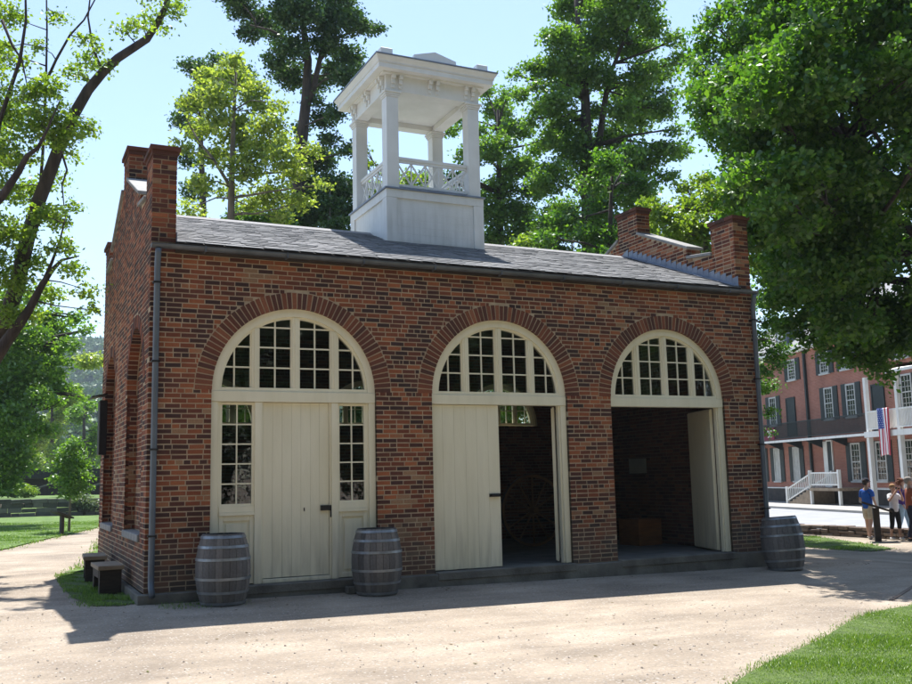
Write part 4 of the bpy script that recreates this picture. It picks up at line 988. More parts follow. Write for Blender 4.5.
# stairs with white railing
sr = MB(); sr.box(-2.6, .5, .15, 1.7, .90, 1.06)
for k in range(7): sr.box(.5+k*.4, .5+(k+1)*.4, .15, 1.7, 0, .93-k*.135)
stair = sr.build('stairs', M['plank'], hotel)
for s in (-2.55, .42): MB().box(s-.08, s+.08, 1.55, 1.69, 0, .899).build('stair_post', M['white'], stair)
def srail(p0, p1, n):
    mb = MB(); p0 = Vector(p0); p1 = Vector(p1)
    for zz in (.14, .80): mb.prism([p0+Vector((0, -.03, zz)), p1+Vector((0, -.03, zz)), p1+Vector((0, -.03, zz+.08)), p0+Vector((0, -.03, zz+.08))], (0, .06, 0))
    for k in range(n+1):
        q = p0.lerp(p1, k/n); mb.box(q.x-.022, q.x+.022, q.y-.018, q.y+.018, q.z+.2, q.z+.82)
    for q in (p0, p1): mb.box(q.x-.08, q.x+.08, q.y-.08, q.y+.08, q.z, q.z+1.0)
    mb.build('stair_railing', M['white'], stair)
srail((-2.55, 1.62, 1.06), (.45, 1.62, 1.06), 18); srail((.47, 1.62, 1.0), (3.2, 1.62, .12), 14); srail((.47, .25, 1.0), (3.2, .25, .12), 14)
# dormers
for s in (6.3, -1):
    mb = MB(); mb.box(s-.7, s+.7, -2.6, -.35, 9.9, 11.2); d = mb.build('dormer', M['pipe'], hotel)
    MB().prism([(s-.85, -.2, 11.2), (s+.85, -.2, 11.2), (s, -.2, 11.8)], (0, -2.6, 0)).build('dormer_roof', M['slate'], d)
    MB().box(s-.4, s+.4, -.349, -.30, 10.1, 11.05).build('dormer_window', M['white'], d)
for s in (2.5, -7): 
    mb = MB(); mb.box(s-.45, s+.45, -4.9, -4.0, 12.2, 14.6); mb.build('chimney', M['hbrick'], hotel)
# banner on the balcony
bn = empty('balcony_banner', (*hw(5.5, BD+.12), 3.3), HA, label='maroon banner with white letters on the far end of the dark balcony', cat='banner')
M['maroon'] = pm('maroon_cloth', (.14, .01, .03), (.18, .015, .04), scale=4, rough=.8, bump=0)
MB().box(-.9, .9, 0, .03, 0, .75).build('cloth', M['maroon'], bn)
def text(s, size, parent, loc, rot, mat, name='lettering'):
    cu = bpy.data.curves.new(name, 'FONT'); cu.body = s; cu.size = size; cu.extrude = .004; cu.align_x = 'CENTER'
    to = bpy.data.objects.new('tmp', cu); col.objects.link(to); dg = bpy.context.evaluated_depsgraph_get()
    me = bpy.data.meshes.new_from_object(to.evaluated_get(dg)); bpy.data.objects.remove(to)
    o = bpy.data.objects.new(name, me); me.materials.clear(); me.materials.append(mat); col.objects.link(o); o.parent = parent; o.location = loc; o.rotation_euler = rot; return o
text('BE', .62, bn, (-.35, .035, .16), (PI/2, 0, PI), M['white'])
# flag
def flag():
    me_v = []; fs = []; mi = []; nx, nz = 26, 30; Wd, Lh = 1.05, 2.35
    for j in range(nz+1):
        for i in range(nx+1):
            u, v = i/nx, j/nz
            me_v.append(((u-.5)*Wd*(1-.08*v), .05+.07*math.sin(u*9+v*1.5)*(.3+.7*v)+.04*math.sin(u*17), -v*Lh+.05*math.sin(u*4)*v))
    for j in range(nz):
        for i in range(nx):
            a = j*(nx+1)+i; fs.append((a, a+1, a+nx+2, a+nx+1)); st = i//2
            mi.append(2 if (st >= 6 and j < 13) else (0 if st % 2 == 0 else 1))
    root = empty('flag', (*hw(-7.6, VD+.06), -.69+5.05), HA, label='red white and blue striped flag hanging down from the white veranda rail', cat='flag')
    R1 = pm('flag_red', (.42, .03, .05), (.5, .04, .07), rough=.8, bump=0); Bl = pm('flag_blue', (.03, .06, .26), (.04, .08, .32), rough=.8, bump=0); Wh = pm('flag_white', (.75, .75, .75), (.8, .8, .8), rough=.8, bump=0)
    me = bpy.data.meshes.new('cloth'); me.from_pydata(me_v, [], fs)
    for m in (R1, Wh, Bl): me.materials.append(m)
    me.polygons.foreach_set('material_index', mi); me.polygons.foreach_set('use_smooth', [True]*len(fs))
    o = bpy.data.objects.new('cloth', me); col.objects.link(o); o.parent = root
    sm = o.modifiers.new('thick', 'SOLIDIFY'); sm.thickness = .006
    sb = MB()
    for r in range(9):
        for c in range(6 if r % 2 == 0 else 5):
            u = .5+.04+(.035 if r % 2 else 0)+c*.07; v = .03+r*.045
            x = (u-.5)*Wd*(1-.08*v); y = .05+.07*math.sin(u*9+v*1.5)*(.3+.7*v)+.04*math.sin(u*17); z = -v*Lh+.05*math.sin(u*4)*v
            pts = [(x+q*math.sin(k*PI/5), y+.012, z+q*math.cos(k*PI/5)) for k in range(10) for q in [(.028 if k % 2 == 0 else .012)]]
            sb.prism(pts, (0, .003, 0))
    sb.build('stars', Wh, root)
flag()
# thin street post
ps = empty('street_post', (*hw(3.3, 4.9), -.70), 0, label='thin dark post standing at the kerb before the white stairs', cat='post')
MB().tube([(0, 0, 0), (0, 0, 1.5)], .035, 8).build('pole', M['iron'], ps); MB().box(-.05, .05, -.05, .05, 1.5, 1.58).build('cap', M['iron'], ps)
# path edging strip at far right
mb = MB(); mb.prism([(9.0, -4.13, -.36), (12.4, -2.05, -.46), (12.4, -2.05, -.365), (9.0, -4.13, -.315)], (.03, -.05, 0)); mb.build('path_edging', M['stone'], label='narrow wooden edging board at the right of the gravel', cat='edging')

# ------------------------------------------------------------------ trees
DK = 7.2
def rand_in_sphere(n):
    v = rng.normal(size=(n, 3)); v /= np.linalg.norm(v, axis=1)[:, None]+1e-9
    return v*(rng.uniform(0, 1, n)**(1/2.4))[:, None]
def leaves_mesh(name, centers, radii, counts, size, mat, parent, flat=.75, cl=17, clr=.33):
    """leaf quads gathered in small sprays inside ellipsoid clumps"""
    P = []
    for c, r, n in zip(centers, radii, counts):
        ns = max(3, n//cl); sc = rand_in_sphere(ns)*np.array([r, r, r*flat])*.92+np.array(c)
        idx = rng.integers(0, ns, n); w = max(clr*r*.42, size*1.25)
        P.append(sc[idx]+rng.normal(0, 1, (n, 3))*np.array([w, w, w*.55]))
    P = np.concatenate(P); n = len(P)
    s = size*rng.uniform(.6, 1.35, n)[:, None]
    nrm = rng.normal(size=(n, 3))+np.array([0, 0, .9]); nrm /= np.linalg.norm(nrm, axis=1)[:, None]
    t = rng.normal(size=(n, 3)); t -= nrm*np.sum(t*nrm, 1)[:, None]; t /= np.linalg.norm(t, axis=1)[:, None]+1e-9
    b = np.cross(nrm, t)
    V = np.empty((n, 4, 3)); V[:, 0] = P-t*s*.55; V[:, 1] = P+b*s*.36-t*s*.05+nrm*s*.08; V[:, 2] = P+t*s*.55; V[:, 3] = P-b*s*.36-t*s*.05+nrm*s*.08
    me = bpy.data.meshes.new(name); me.vertices.add(n*4); me.vertices.foreach_set('co', V.reshape(-1).astype(np.float32))
    me.loops.add(n*4); me.loops.foreach_set('vertex_index', np.arange(n*4, dtype=np.int32))
    me.polygons.add(n); me.polygons.foreach_set('loop_start', np.arange(0, n*4, 4, dtype=np.int32)); me.polygons.foreach_set('loop_total', np.full(n, 4, dtype=np.int32))
    me.materials.append(mat); me.update(calc_edges=True); me.validate()
    o = bpy.data.objects.new(name, me); col.objects.link(o); o.parent = parent; return o
def tree(name, base, label, cat, mat, clumps, dens, size, trunk_pts, trunk_r, bark, extra_limbs=(), group=None, flat=.75, limb_r=.05, clr=.33, limb_every=1, grow=1.2):
    """clumps: [(world centre, radius)]; trunk_pts: world points; all given relative to nothing, root at base"""
    base = Vector(base); root = empty(name, base, 0, label, cat, group)
    tp = [Vector(p)-base for p in trunk_pts]
    mb = MB(); rr = [trunk_r*(1-.8*i/(len(tp)-1)) for i in range(len(tp))] if len(tp) > 1 else [trunk_r]
    mb.tube(tp, rr, 10); anchors = [(tp[i].lerp(tp[i+1], t/3), rr[i]+(rr[i+1]-rr[i])*t/3) for i in range(len(tp)-1) for t in range(3)]
    for pts, r0, r1 in extra_limbs:
        q = [Vector(p)-base for p in pts]; r_ = [r0+(r1-r0)*i/(len(q)-1) for i in range(len(q))]
        mb.tube(q, r_, 8); anchors += [(q[i].lerp(q[i+1], t/3), r_[i]) for i in range(len(q)-1) for t in range(3)]
    for k, (c, r) in enumerate(clumps):
        if k % limb_every: continue
        cc = Vector(c)-base
        a, ar = min(anchors, key=lambda q: (q[0]-cc).length+(1.5 if q[0].z > cc.z+.3 else 0))
        L = (cc-a).length
        if L < .25: continue
        side = Vector((rnd.uniform(-1, 1), rnd.uniform(-1, 1), rnd.uniform(-.2, .8)))*L*.13
        m1 = a.lerp(cc, .35)+side; m2 = a.lerp(cc, .7)+side*.6; r0 = min(ar*.7, limb_r*(.5+L*.2))
        mb.tube([a, m1, m2, cc], [r0, r0*.75, r0*.5, r0*.22], 6)
        for _ in range(3):
            t = cc+Vector((rnd.uniform(-1, 1), rnd.uniform(-1, 1), rnd.uniform(-.5, .9)))*r*.8
            mb.tube([m2, m2.lerp(t, .55)+side*.3, t], [r0*.35, r0*.25, r0*.1], 5)
    mb.build('trunk', bark, root, smooth=True)
    size *= .82; clumps = [(c, r*grow) for c, r in clumps]
    leaves_mesh('crown', [tuple(Vector(c)-base) for c, r in clumps], [r for c, r in clumps], [max(12, int(DK*dens*r**2.2)) for c, r in clumps], size, mat, root, flat=flat, clr=clr)
    return root
def cl(lst, d, dj=.05):
    """crown clumps set out by direction and depth, radius follows from the depth"""
    out = []
    for q in lst:
        dd = d*(1+rnd.uniform(-dj, dj))+(q[3] if len(q) > 3 else 0)
        out.append((at(q[0], q[1], dd), q[2]*dd/FPX))
    return out
def pth(lst, d): return [at(q[0], q[1], d+(q[2] if len(q) > 2 else 0)) for q in lst]
def foot(px, d, y=None):
    p = at(px, 500, d); return Vector((p.x, p.y, terr(p.x, p.y)-.05))

# locust at the left whose limbs cross the sky
d = 19; base = foot(-75, d)
L1 = pth([(-30, 400), (0, 331), (16, 290), (27, 240), (39, 200), (50, 172), (60, 145), (73, 116), (88, 90), (103, 72), (118, 58), (147, 39), (158, 22), (166, 6), (172, -25)], d)
L2 = pth([(-30, 400), (6, 342), (22, 320), (30, 308), (42, 285), (52, 270), (62, 260), (79, 256)], d-.6)
L3 = pth([(42, 285), (52, 262), (60, 240), (66, 215)], d-.6)
L4 = pth([(-50, 330), (-15, 215), (3, 195), (19, 171), (27, 156), (38, 148), (48, 128), (60, 100)], d-1.5)
L5 = pth([(45, 84), (56, 60), (70, 35), (84, 20), (99, -8)], d); L6 = pth([(-20, 230), (0, 120), (20, 60), (26, 20), (25, -30)], d-1)
L7 = pth([(39, 205), (43, 150), (46, 84), (47, 30), (46, -30)], d+.5); L8 = pth([(103, 72), (93, 49), (88, 17), (92, -20)], d+.3)
L9 = pth([(61, 150), (67, 170), (62, 185), (64, 206)], d); L10 = pth([(2, 20), (12, 45), (22, 60), (27, 85)], d-1)
bl = [(8, 15, 18), (2, 50, 16), (30, 95, 20), (45, 88, 18), (15, 118, 26), (40, 125, 24), (62, 118, 16), (62, 140, 20), (12, 150, 26), (82, 128, 12), (88, 62, 13), (84, 38, 11), (78, 75, 12), (96, 48, 9), (105, 68, 9), (125, 32, 10), (137, 26, 11), (152, 22, 11), (172, 10, 12), (182, 4, 9), (165, 30, 7), (150, -5, 12), (55, 218, 18), (30, 192, 20), (58, 246, 16), (14, 232, 24), (70, 270, 14), (86, 290, 12), (48, 292, 16), (10, 282, 22), (74, 156, 8), (73, 205, 9), (90, 126, 9), (30, 260, 18), (5, 190, 20), (20, 60, 12), (60, 15, 10), (36, 45, 9), (95, 310, 9), (30, 315, 14), (5, 315, 18), (-20, 250, 35), (-30, 150, 45), (-40, 60, 45), (-10, 100, 26), (55, 180, 12), (44, 215, 16)]
tree('locust_tree', base, 'tall airy tree with dark crooked limbs left of the firehouse', 'tree', M['leaf_lime'], cl(bl, d, .06), 620, .095, [base, base.lerp(L1[0], .5)+Vector((.1, 0, 0)), L1[0]], .26, M['bark'],
     [(L1, .165, .05), (L2, .13, .012), (L3, .04, .008), (L4, .10, .008), (L5, .03, .012), (L6, .05, .015), (L7, .035, .012), (L8, .03, .012), (L9, .025, .01), (L10, .03, .01)], limb_r=.022, grow=1.0)
# dense dark tree further back on the left
d = 40; base = foot(-30, d)
bl = [(5, 400, 30), (26, 372, 24), (60, 328, 14), (18, 335, 26), (44, 318, 15), (76, 318, 8), (4, 455, 24), (14, 432, 22), (46, 352, 14), (58, 385, 9), (72, 391, 7), (-5, 365, 34), (6, 482, 13), (24, 468, 9), (86, 330, 6), (36, 345, 18), (40, 398, 11), (12, 418, 22), (-25, 340, 40), (-30, 420, 40), (-60, 380, 50), (30, 298, 12), (5, 305, 20), (82, 397, 5), (-15, 470, 25), (64, 345, 9), (30, 425, 12), (68, 345, 9), (54, 402, 9), (50, 375, 12), (62, 362, 9), (46, 430, 8)]
tree('dense_tree', base, 'dense dark green tree beyond the lawn at the left edge', 'tree', M['leaf_green'], cl(bl, d, .07), 230, .18, [base, base+Vector((0, 0, 4)), base+Vector((.4, 0, 9)), base+Vector((.5, 0, 14))], .45, M['bark'], limb_r=.08)
d = 33; base = foot(70, d); 
bl = [(72, 455, 12), (62, 466, 11), (82, 466, 10), (70, 480, 13), (76, 444, 8), (70, 494, 8), (85, 477, 8), (59, 480, 7), (80, 488, 8), (66, 447, 7)]
tree('young_tree', base, 'small round young tree on a thin stem beside the path', 'tree', M['leaf_green'], cl(bl, d, .02), 420, .12, [base, base+Vector((0, 0, 1.2)), base+Vector((.05, 0, 2.6))], .05, M['bark_light'], limb_r=.02)
for px, py, r, dd, lb, mt_ in ((24, 492, 10, 56, 'round bright bush above the stone retaining wall', 'leaf_lime'), (84, 502, 10, 52, 'grey green bush against the retaining wall behind the young tree', 'leaf_grey'), (8, 488, 12, 58, 'dark bush at the left edge above the retaining wall', 'leaf_green')):
    b = foot(px, dd); r_ = r*dd/FPX; c0 = at(px, py, dd)
    tree('bush', b, lb, 'bush', M[mt_], [(c0+Vector((rnd.uniform(-.6, .6)*r_, rnd.uniform(-.6, .6)*r_, rnd.uniform(-.4, .4)*r_)), r_*.6) for _ in range(6)], 600, .13, [b, b+Vector((0, 0, .6))], .04, M['bark'], limb_r=.02)
# mid distance trees on the left
for px, top, bot, hw_, dd, lb, mt_ in ((52, 385, 485, 26, 95, 'bright mid green tree behind the dark railway bridge', 'leaf_lime'), (84, 398, 490, 18, 85, 'tall green tree beside the corner of the firehouse', 'leaf_green'), (92, 352, 368, 12, 62, 'yellowish green tree top beside the firehouse corner', 'leaf_yellow'), (30, 425, 480, 22, 110, 'pale green tree behind the dense dark tree', 'leaf_lime'), (112, 440, 490, 16, 100, 'green tree half hidden behind the firehouse side wall', 'leaf_green')):
    b = foot(px if lb[0] != 'y' else 118, dd); k = [(px+rnd.uniform(-1, 1)*hw_*.75, rnd.uniform(top+6, bot-4), rnd.uniform(.32, .5)*hw_) for _ in range(13)]
    tree('distant_tree', b, lb, 'tree', M[mt_], cl(k, dd, .03), 130 if dd > 80 else 200, .26, [b, at(px if lb[0] != 'y' else 112, (top+bot)/2, dd), at(px, top+8, dd)], .3, M['bark'], limb_r=.08)
# yellow green tree behind the roof
d = 30; base = foot(231, d)
T = [base]+pth([(231, 330), (231, 215), (232, 165), (234, 110), (236, 72)], d)
bl = [(234, 78, 16), (218, 96, 15), (252, 92, 14), (203, 128, 13), (236, 128, 17), (268, 126, 14), (284, 158, 14), (215, 158, 13), (246, 168, 16), (200, 182, 10), (272, 195, 16), (298, 172, 11), (310, 150, 7), (252, 206, 10), (192, 102, 9), (298, 203, 10), (190, 210, 9), (262, 108, 10), (205, 75, 9), (228, 190, 9), (184, 148, 8), (282, 140, 9), (262, 150, 12), (282, 218, 9), (320, 185, 6), (232, 60, 9), (280, 105, 7), (244, 145, 10), (216, 116, 10)]
tree('yellow_green_tree', base, 'light yellow green tree rising behind the left half of the roof', 'tree', M['leaf_yellow'], cl(bl, d, .05), 330, .15, T, .17, M['bark_light'],
     [(pth([(231, 188), (214, 160), (198, 140), (190, 126)], d), .06, .02), (pth([(232, 178), (252, 174), (272, 173), (290, 172)], d), .06, .02)], limb_r=.035, clr=.45, grow=1.36)
# tall dark tree behind it
d = 41; base = foot(300, d)
T = [base]+pth([(299, 330), (298, 215), (299, 180), (302, 140), (306, 100), (308, 60), (303, 25), (300, -20)], d)
bl = [(240, 4, 15), (262, 22, 15), (248, 34, 9), (300, 12, 20), (330, 18, 17), (356, 24, 13), (374, 30, 7), (345, 58, 15), (335, 74, 12), (290, 48, 14), (325, 42, 14), (290, 75, 15), (345, 76, 10), (360, 72, 7), (325, 118, 11), (336, 113, 9), (318, 158, 16), (334, 190, 20), (300, 214, 18), (352, 150, 8), (308, 184, 16), (346, 214, 14), (275, 62, 10), (312, 100, 8), (285, 12, 12), (342, 5, 12), (230, -10, 14), (290, -25, 25), (330, -20, 22), (276, 35, 8), (322, 210, 20), (272, 150, 9), (365, 190, 8), (330, 140, 8), (318, 82, 10), (300, 130, 7)]
tree('dark_tree', base, 'tall dark green tree with a black trunk behind the cupola, left of it', 'tree', M['leaf_dark'], cl(bl, d, .05), 360, .165, T, .42, M['bark'],
     [(pth([(305, 110), (313, 90), (321, 55), (328, 20), (334, -10)], d), .16, .05), (pth([(320, 60), (338, 38), (355, 30), (374, 27)], d), .08, .03), (pth([(306, 60), (290, 40), (270, 30), (250, 25)], d), .09, .03)], limb_r=.05, clr=.36, grow=1.32)
d = 44; base = foot(205, d)
bl = [(200, 70, 11), (206, 92, 13), (192, 105, 12), (188, 66, 7), (182, 120, 9), (196, 130, 10), (245, 70, 8), (216, 60, 7), (186, 160, 9), (196, 190, 12), (214, 80, 10)]
tree('dark_tree', base, 'dark green tree showing behind the top left of the yellow green tree', 'tree', M['leaf_dark'], cl(bl, d, .04), 330, .17, [base]+pth([(204, 300), (203, 200), (200, 120), (202, 70)], d), .25, M['bark'], limb_r=.06)
# tall tree right of the cupola
d = 38; base = foot(590, d)
T = [base]+pth([(590, 330), (589, 230), (587, 160), (586, 120), (585, 88), (580, 45), (575, -15)], d)
bl = [(575, 8, 20), (608, 14, 22), (642, 10, 18), (560, 38, 18), (590, 45, 20), (625, 42, 20), (652, 28, 14), (548, 68, 16), (575, 80, 18), (560, 100, 19), (640, 76, 18), (658, 72, 14), (618, 92, 13), (542, 108, 11), (598, 112, 10), (612, 138, 18), (638, 120, 18), (662, 110, 13), (574, 148, 20), (640, 160, 22), (664, 150, 13), (550, 178, 20), (600, 188, 24), (638, 198, 20), (560, 213, 18), (600, 224, 18), (626, 228, 16), (545, 228, 14), (531, 66, 7), (668, 178, 9), (658, 213, 11), (590, -15, 28), (628, -15, 25), (534, 86, 7), (672, 130, 7), (646, 48, 10), (530, 120, 7), (580, 122, 9), (670, 95, 7), (552, 140, 11), (520, 95, 9), (515, 75, 6), (680, 60, 10), (682, 150, 9), (676, 40, 9), (570, 60, 18), (600, 75, 16), (640, 100, 20), (560, 125, 16), (625, 110, 14), (590, 165, 18), (620, 175, 18), (535, 150, 8)]
tree('tall_tree', base, 'tall green tree with forked trunk behind the right half of the roof', 'tree', M['leaf_green'], cl(bl, d, .06), 330, .17, T, .38, M['bark'],
     [(pth([(590, 165), (600, 135), (605, 100), (611, 72), (622, 45), (636, 10)], d), .16, .04)], limb_r=.06, clr=.33)
d = 31; base = foot(612, d)
bl = [(608, 162, 15), (562, 222, 15), (636, 188, 15), (584, 236, 14), (602, 208, 15), (612, 240, 14), (634, 225, 13), (545, 238, 9), (620, 180, 12), (592, 185, 11), (640, 245, 12), (600, 256, 12), (628, 150, 9)]
tree('broad_tree', base, 'lower brighter green tree in front of the tall forked tree', 'tree', M['leaf_maple'], cl(bl, d, .05), 400, .15, [base]+pth([(611, 400), (611, 300), (610, 230), (612, 170)], d), .2, M['bark'], limb_r=.05)
d = 43; base = foot(500, d)
bl = [(498, 110, 13), (486, 92, 7), (518, 130, 13), (494, 150, 17), (518, 168, 17), (500, 188, 17), (490, 214, 18), (518, 214, 17), (512, 238, 13), (488, 240, 13), (545, 142, 8), (508, 95, 7), (478, 130, 8), (535, 190, 12), (462, 118, 7), (452, 130, 7), (470, 155, 12), (455, 180, 12), (440, 190, 12), (470, 200, 14), (425, 180, 9), (530, 230, 14), (505, 128, 10)]
tree('leafy_tree', base, 'green tree directly behind and right of the white cupola', 'tree', M['leaf_green'], cl(bl, d, .05), 330, .18, [base]+pth([(500, 330), (500, 240), (499, 170), (498, 110)], d), .3, M['bark'], limb_r=.07)
d = 36; base = foot(405, d)
bl = [(395, 190, 12), (412, 180, 10), (430, 195, 11), (385, 172, 8), (365, 165, 8), (372, 190, 12), (420, 205, 14), (445, 200, 10), (362, 150, 6), (390, 205, 14), (395, 170, 6)]
tree('yellow_green_tree', base, 'yellow green tree seen through the cupola railing', 'tree', M['leaf_lime'], cl(bl, d, .04), 340, .15, [base]+pth([(405, 330), (405, 240), (403, 190)], d), .2, M['bark_light'], limb_r=.05)
# lower leafy trees filling the view down to the roofline and behind the rear windows
for i, (px, dd, top, mt_, lb) in enumerate(((205, 34, 193, 'leaf_lime', 'low leafy tree behind the roof, beside the left chimney pier'), (262, 37, 190, 'leaf_green', 'low leafy tree behind the roof under the yellow green crown'), (330, 39, 172, 'leaf_dark', 'low dark tree behind the roof just left of the cupola'), (430, 40, 215, 'leaf_green', 'low leafy tree hidden behind the cupola base'), (530, 36, 225, 'leaf_lime', 'low bright tree behind the roof just right of the cupola'), (572, 40, 215, 'leaf_green', 'low leafy tree behind the roof under the tall forked tree'), (655, 37, 225, 'leaf_lime', 'low bright tree behind the right ridge pier'), (712, 36, 215, 'leaf_maple', 'low leafy tree between the two right hand piers'))):
    b = foot(px, dd); k = []
    for _ in range(26): 
        yy = rnd.uniform(top+10, 430); k.append((px+rnd.uniform(-36, 36)*min(1, .45+(yy-top)/120), yy, rnd.uniform(11, 17)))
    tree('leafy_tree', b, lb, 'tree', M[mt_], cl(k, dd, .05), 420 if px < 400 else 280, .16, [b]+[at(px, y_, dd) for y_ in (400, 300, top+20)], .12, M['bark_light'], limb_r=.04)
# trees behind the right gable
d = 29; base = foot(700, d)
bl = [(662, 214, 13), (690, 206, 15), (680, 236, 14), (712, 198, 15), (734, 188, 15), (750, 204, 15), (700, 250, 14), (660, 245, 11), (648, 206, 8), (725, 216, 13), (765, 190, 14), (705, 180, 10), (740, 235, 14), (765, 240, 16), (680, 262, 12), (722, 255, 14), (700, 230, 16), (672, 228, 14), (685, 190, 9), (745, 255, 15), (735, 212, 16), (652, 228, 10), (755, 215, 14), (690, 225, 12), (760, 265, 12)]
tree('bright_tree', base, 'bright green tree behind the right parapet', 'tree', M['leaf_lime'], cl(bl, d, .06), 430, .14, [base]+pth([(702, 400), (704, 300), (706, 240), (708, 200)], d), .2, M['bark_light'], limb_r=.05)
d = 30; base = foot(738, d)
bl = [(770, 322, 12), (775, 355, 12), (768, 388, 10), (772, 300, 14), (770, 412, 6), (766, 432, 5), (784, 325, 9), (782, 280, 15), (752, 340, 14), (745, 380, 14), (740, 300, 18), (762, 372, 8), (784, 345, 6), (735, 420, 12), (780, 366, 6)]
tree('slender_tree', base, 'bright leafy tree peeping out past the right corner of the firehouse', 'tree', M['leaf_maple'], cl(bl, d, .04), 520, .12, [base]+pth([(742, 440), (746, 380), (752, 320), (758, 290)], d), .1, M['bark_light'], limb_r=.03)
# the big maple
base = Vector((21.6, 1.6, terr(21.6, 1.6)-.05))
def left_edge(y): 
    pts = [(-80, 740), (0, 722), (20, 700), (50, 690), (90, 688), (130, 700), (160, 722), (190, 745), (230, 760), (290, 768), (310, 788), (345, 800)]
    for (a, b), (c, e) in zip(pts, pts[1:]):
        if a <= y <= c: return b+(e-b)*(y-a)/(c-a)
    return 800
bl = []
for k in range(165):
    y = rnd.uniform(-90, 345); r = rnd.uniform(22, 36); x = rnd.uniform(left_edge(y)+r*.72, 1010)
    bot = 318 if x < 830 else (352 if x < 850 else (372 if x < 900 else 350))
    if y+r*.8 > bot: y = bot-r*.8-rnd.uniform(0, 30)
    bl.append((x, y, r, rnd.uniform(-3.4, 4.6)))
for y in range(-80, 300, 17):
    r = rnd.uniform(10, 17); bl.append((left_edge(y)+r*.8, y, r, rnd.uniform(-2, 2)))
for k in range(46):
    r = rnd.uniform(20, 34); bl.append((rnd.uniform(765, 960), rnd.uniform(-40, 190), r, rnd.uniform(-6.6, -3.8)))
for k in range(40):
    r = rnd.uniform(18, 28); bl.append((rnd.uniform(742, 815), rnd.uniform(60, 235), r, rnd.uniform(-6.3, -.8)))
for k in range(14):
    bl.append((rnd.uniform(735, 800), rnd.uniform(150, 215), rnd.uniform(16, 22), rnd.uniform(-6.8, -5)))
for q in ((800, 205), (820, 225), (845, 215), (835, 250), (808, 245), (860, 240), (855, 265), (825, 270), (790, 225), (875, 215), (870, 260), (845, 280)): bl.append((q[0], q[1], 24, -3.0)); bl.append((q[0]+6, q[1]+8, 24, 0))
bl += [(785, 330, 13), (895, 338, 15), (908, 346, 12), (872, 345, 14), (884, 352, 12), (830, 356, 8), (850, 362, 9), (812, 347, 7), (840, 358, 9), (812, 336, 11), (828, 346, 11), (845, 350, 12), (862, 358, 12), (838, 330, 16), (818, 322, 14), (855, 340, 14), (802, 336, 11), (820, 338, 12), (838, 342, 12), (775, 300, 15), (800, 318, 14), (815, 322, 16), (835, 328, 16), (850, 335, 14), (868, 352, 14), (880, 362, 14), (884, 376, 9), (896, 350, 14), (906, 340, 14), (858, 345, 10), (790, 300, 14), (825, 305, 20), (872, 330, 20), (872, 368, 8), (890, 385, 5), (700, 128, 10), (704, 60, 9), (686, 82, 6)]
T = [base, base+Vector((0, .1, 2.5)), base+Vector((-.2, .3, 5)), base+Vector((-.5, .5, 8.5)), base+Vector((-.9, .8, 13))]
big = []
for (px, py) in ((760, 60), (790, 160), (840, 230), (850, 60), (800, 270), (900, 120)):
    e1 = at(px, py, 25); big.append(([T[2].lerp(T[3], rnd.random()), T[2].lerp(e1, .45)+Vector((0, 0, .8)), e1], .2, .05))
tree('maple_tree', base, 'huge green maple overhanging the right side of the picture', 'tree', M['leaf_maple'], cl(bl, 24.5, .02), 300, .15, T, .5, M['bark'], big, limb_r=.04, clr=.42, flat=.7, grow=1.05, limb_every=3)
# unseen trees behind the viewer, mirrored in the panes and massed to block skylight
for (x, y, hh, lb) in ((-15, -24, 15, 'unseen broad tree behind the viewer, farthest left of the row mirrored in the panes'), (-7, -29, 17, 'unseen tall broad tree behind the viewer, second from the left in the mirrored row'), (1, -27, 16, 'unseen broad tree straight behind the viewer in the middle of the mirrored row'), (9, -28, 17, 'unseen tall broad tree behind the viewer, second from the right in the mirrored row'), (17, -22, 15, 'unseen broad tree at the right end of the row behind the viewer'), (-21, -13, 14, 'unseen broad tree far to the left of the viewer across the gravel'), (26, -27, 18, 'unseen tallest broad tree far to the right behind the viewer'), (34, -16, 17, 'unseen broad tree far to the right of the viewer beside the street')):
    b = Vector((x, y, terr(x, y)-.05)); k = [(b+Vector((rnd.uniform(-5, 5), rnd.uniform(-3, 3), rnd.uniform(2.0, hh+2))), rnd.uniform(1.6, 2.5)) for _ in range(72)]
    tree('broad_tree', b, lb, 'tree', M['leaf_dark'], k, 24, .50, [b, b+Vector((0, 0, 4)), b+Vector((0, 0, hh*.8))], .35, M['bark'], limb_r=.08)

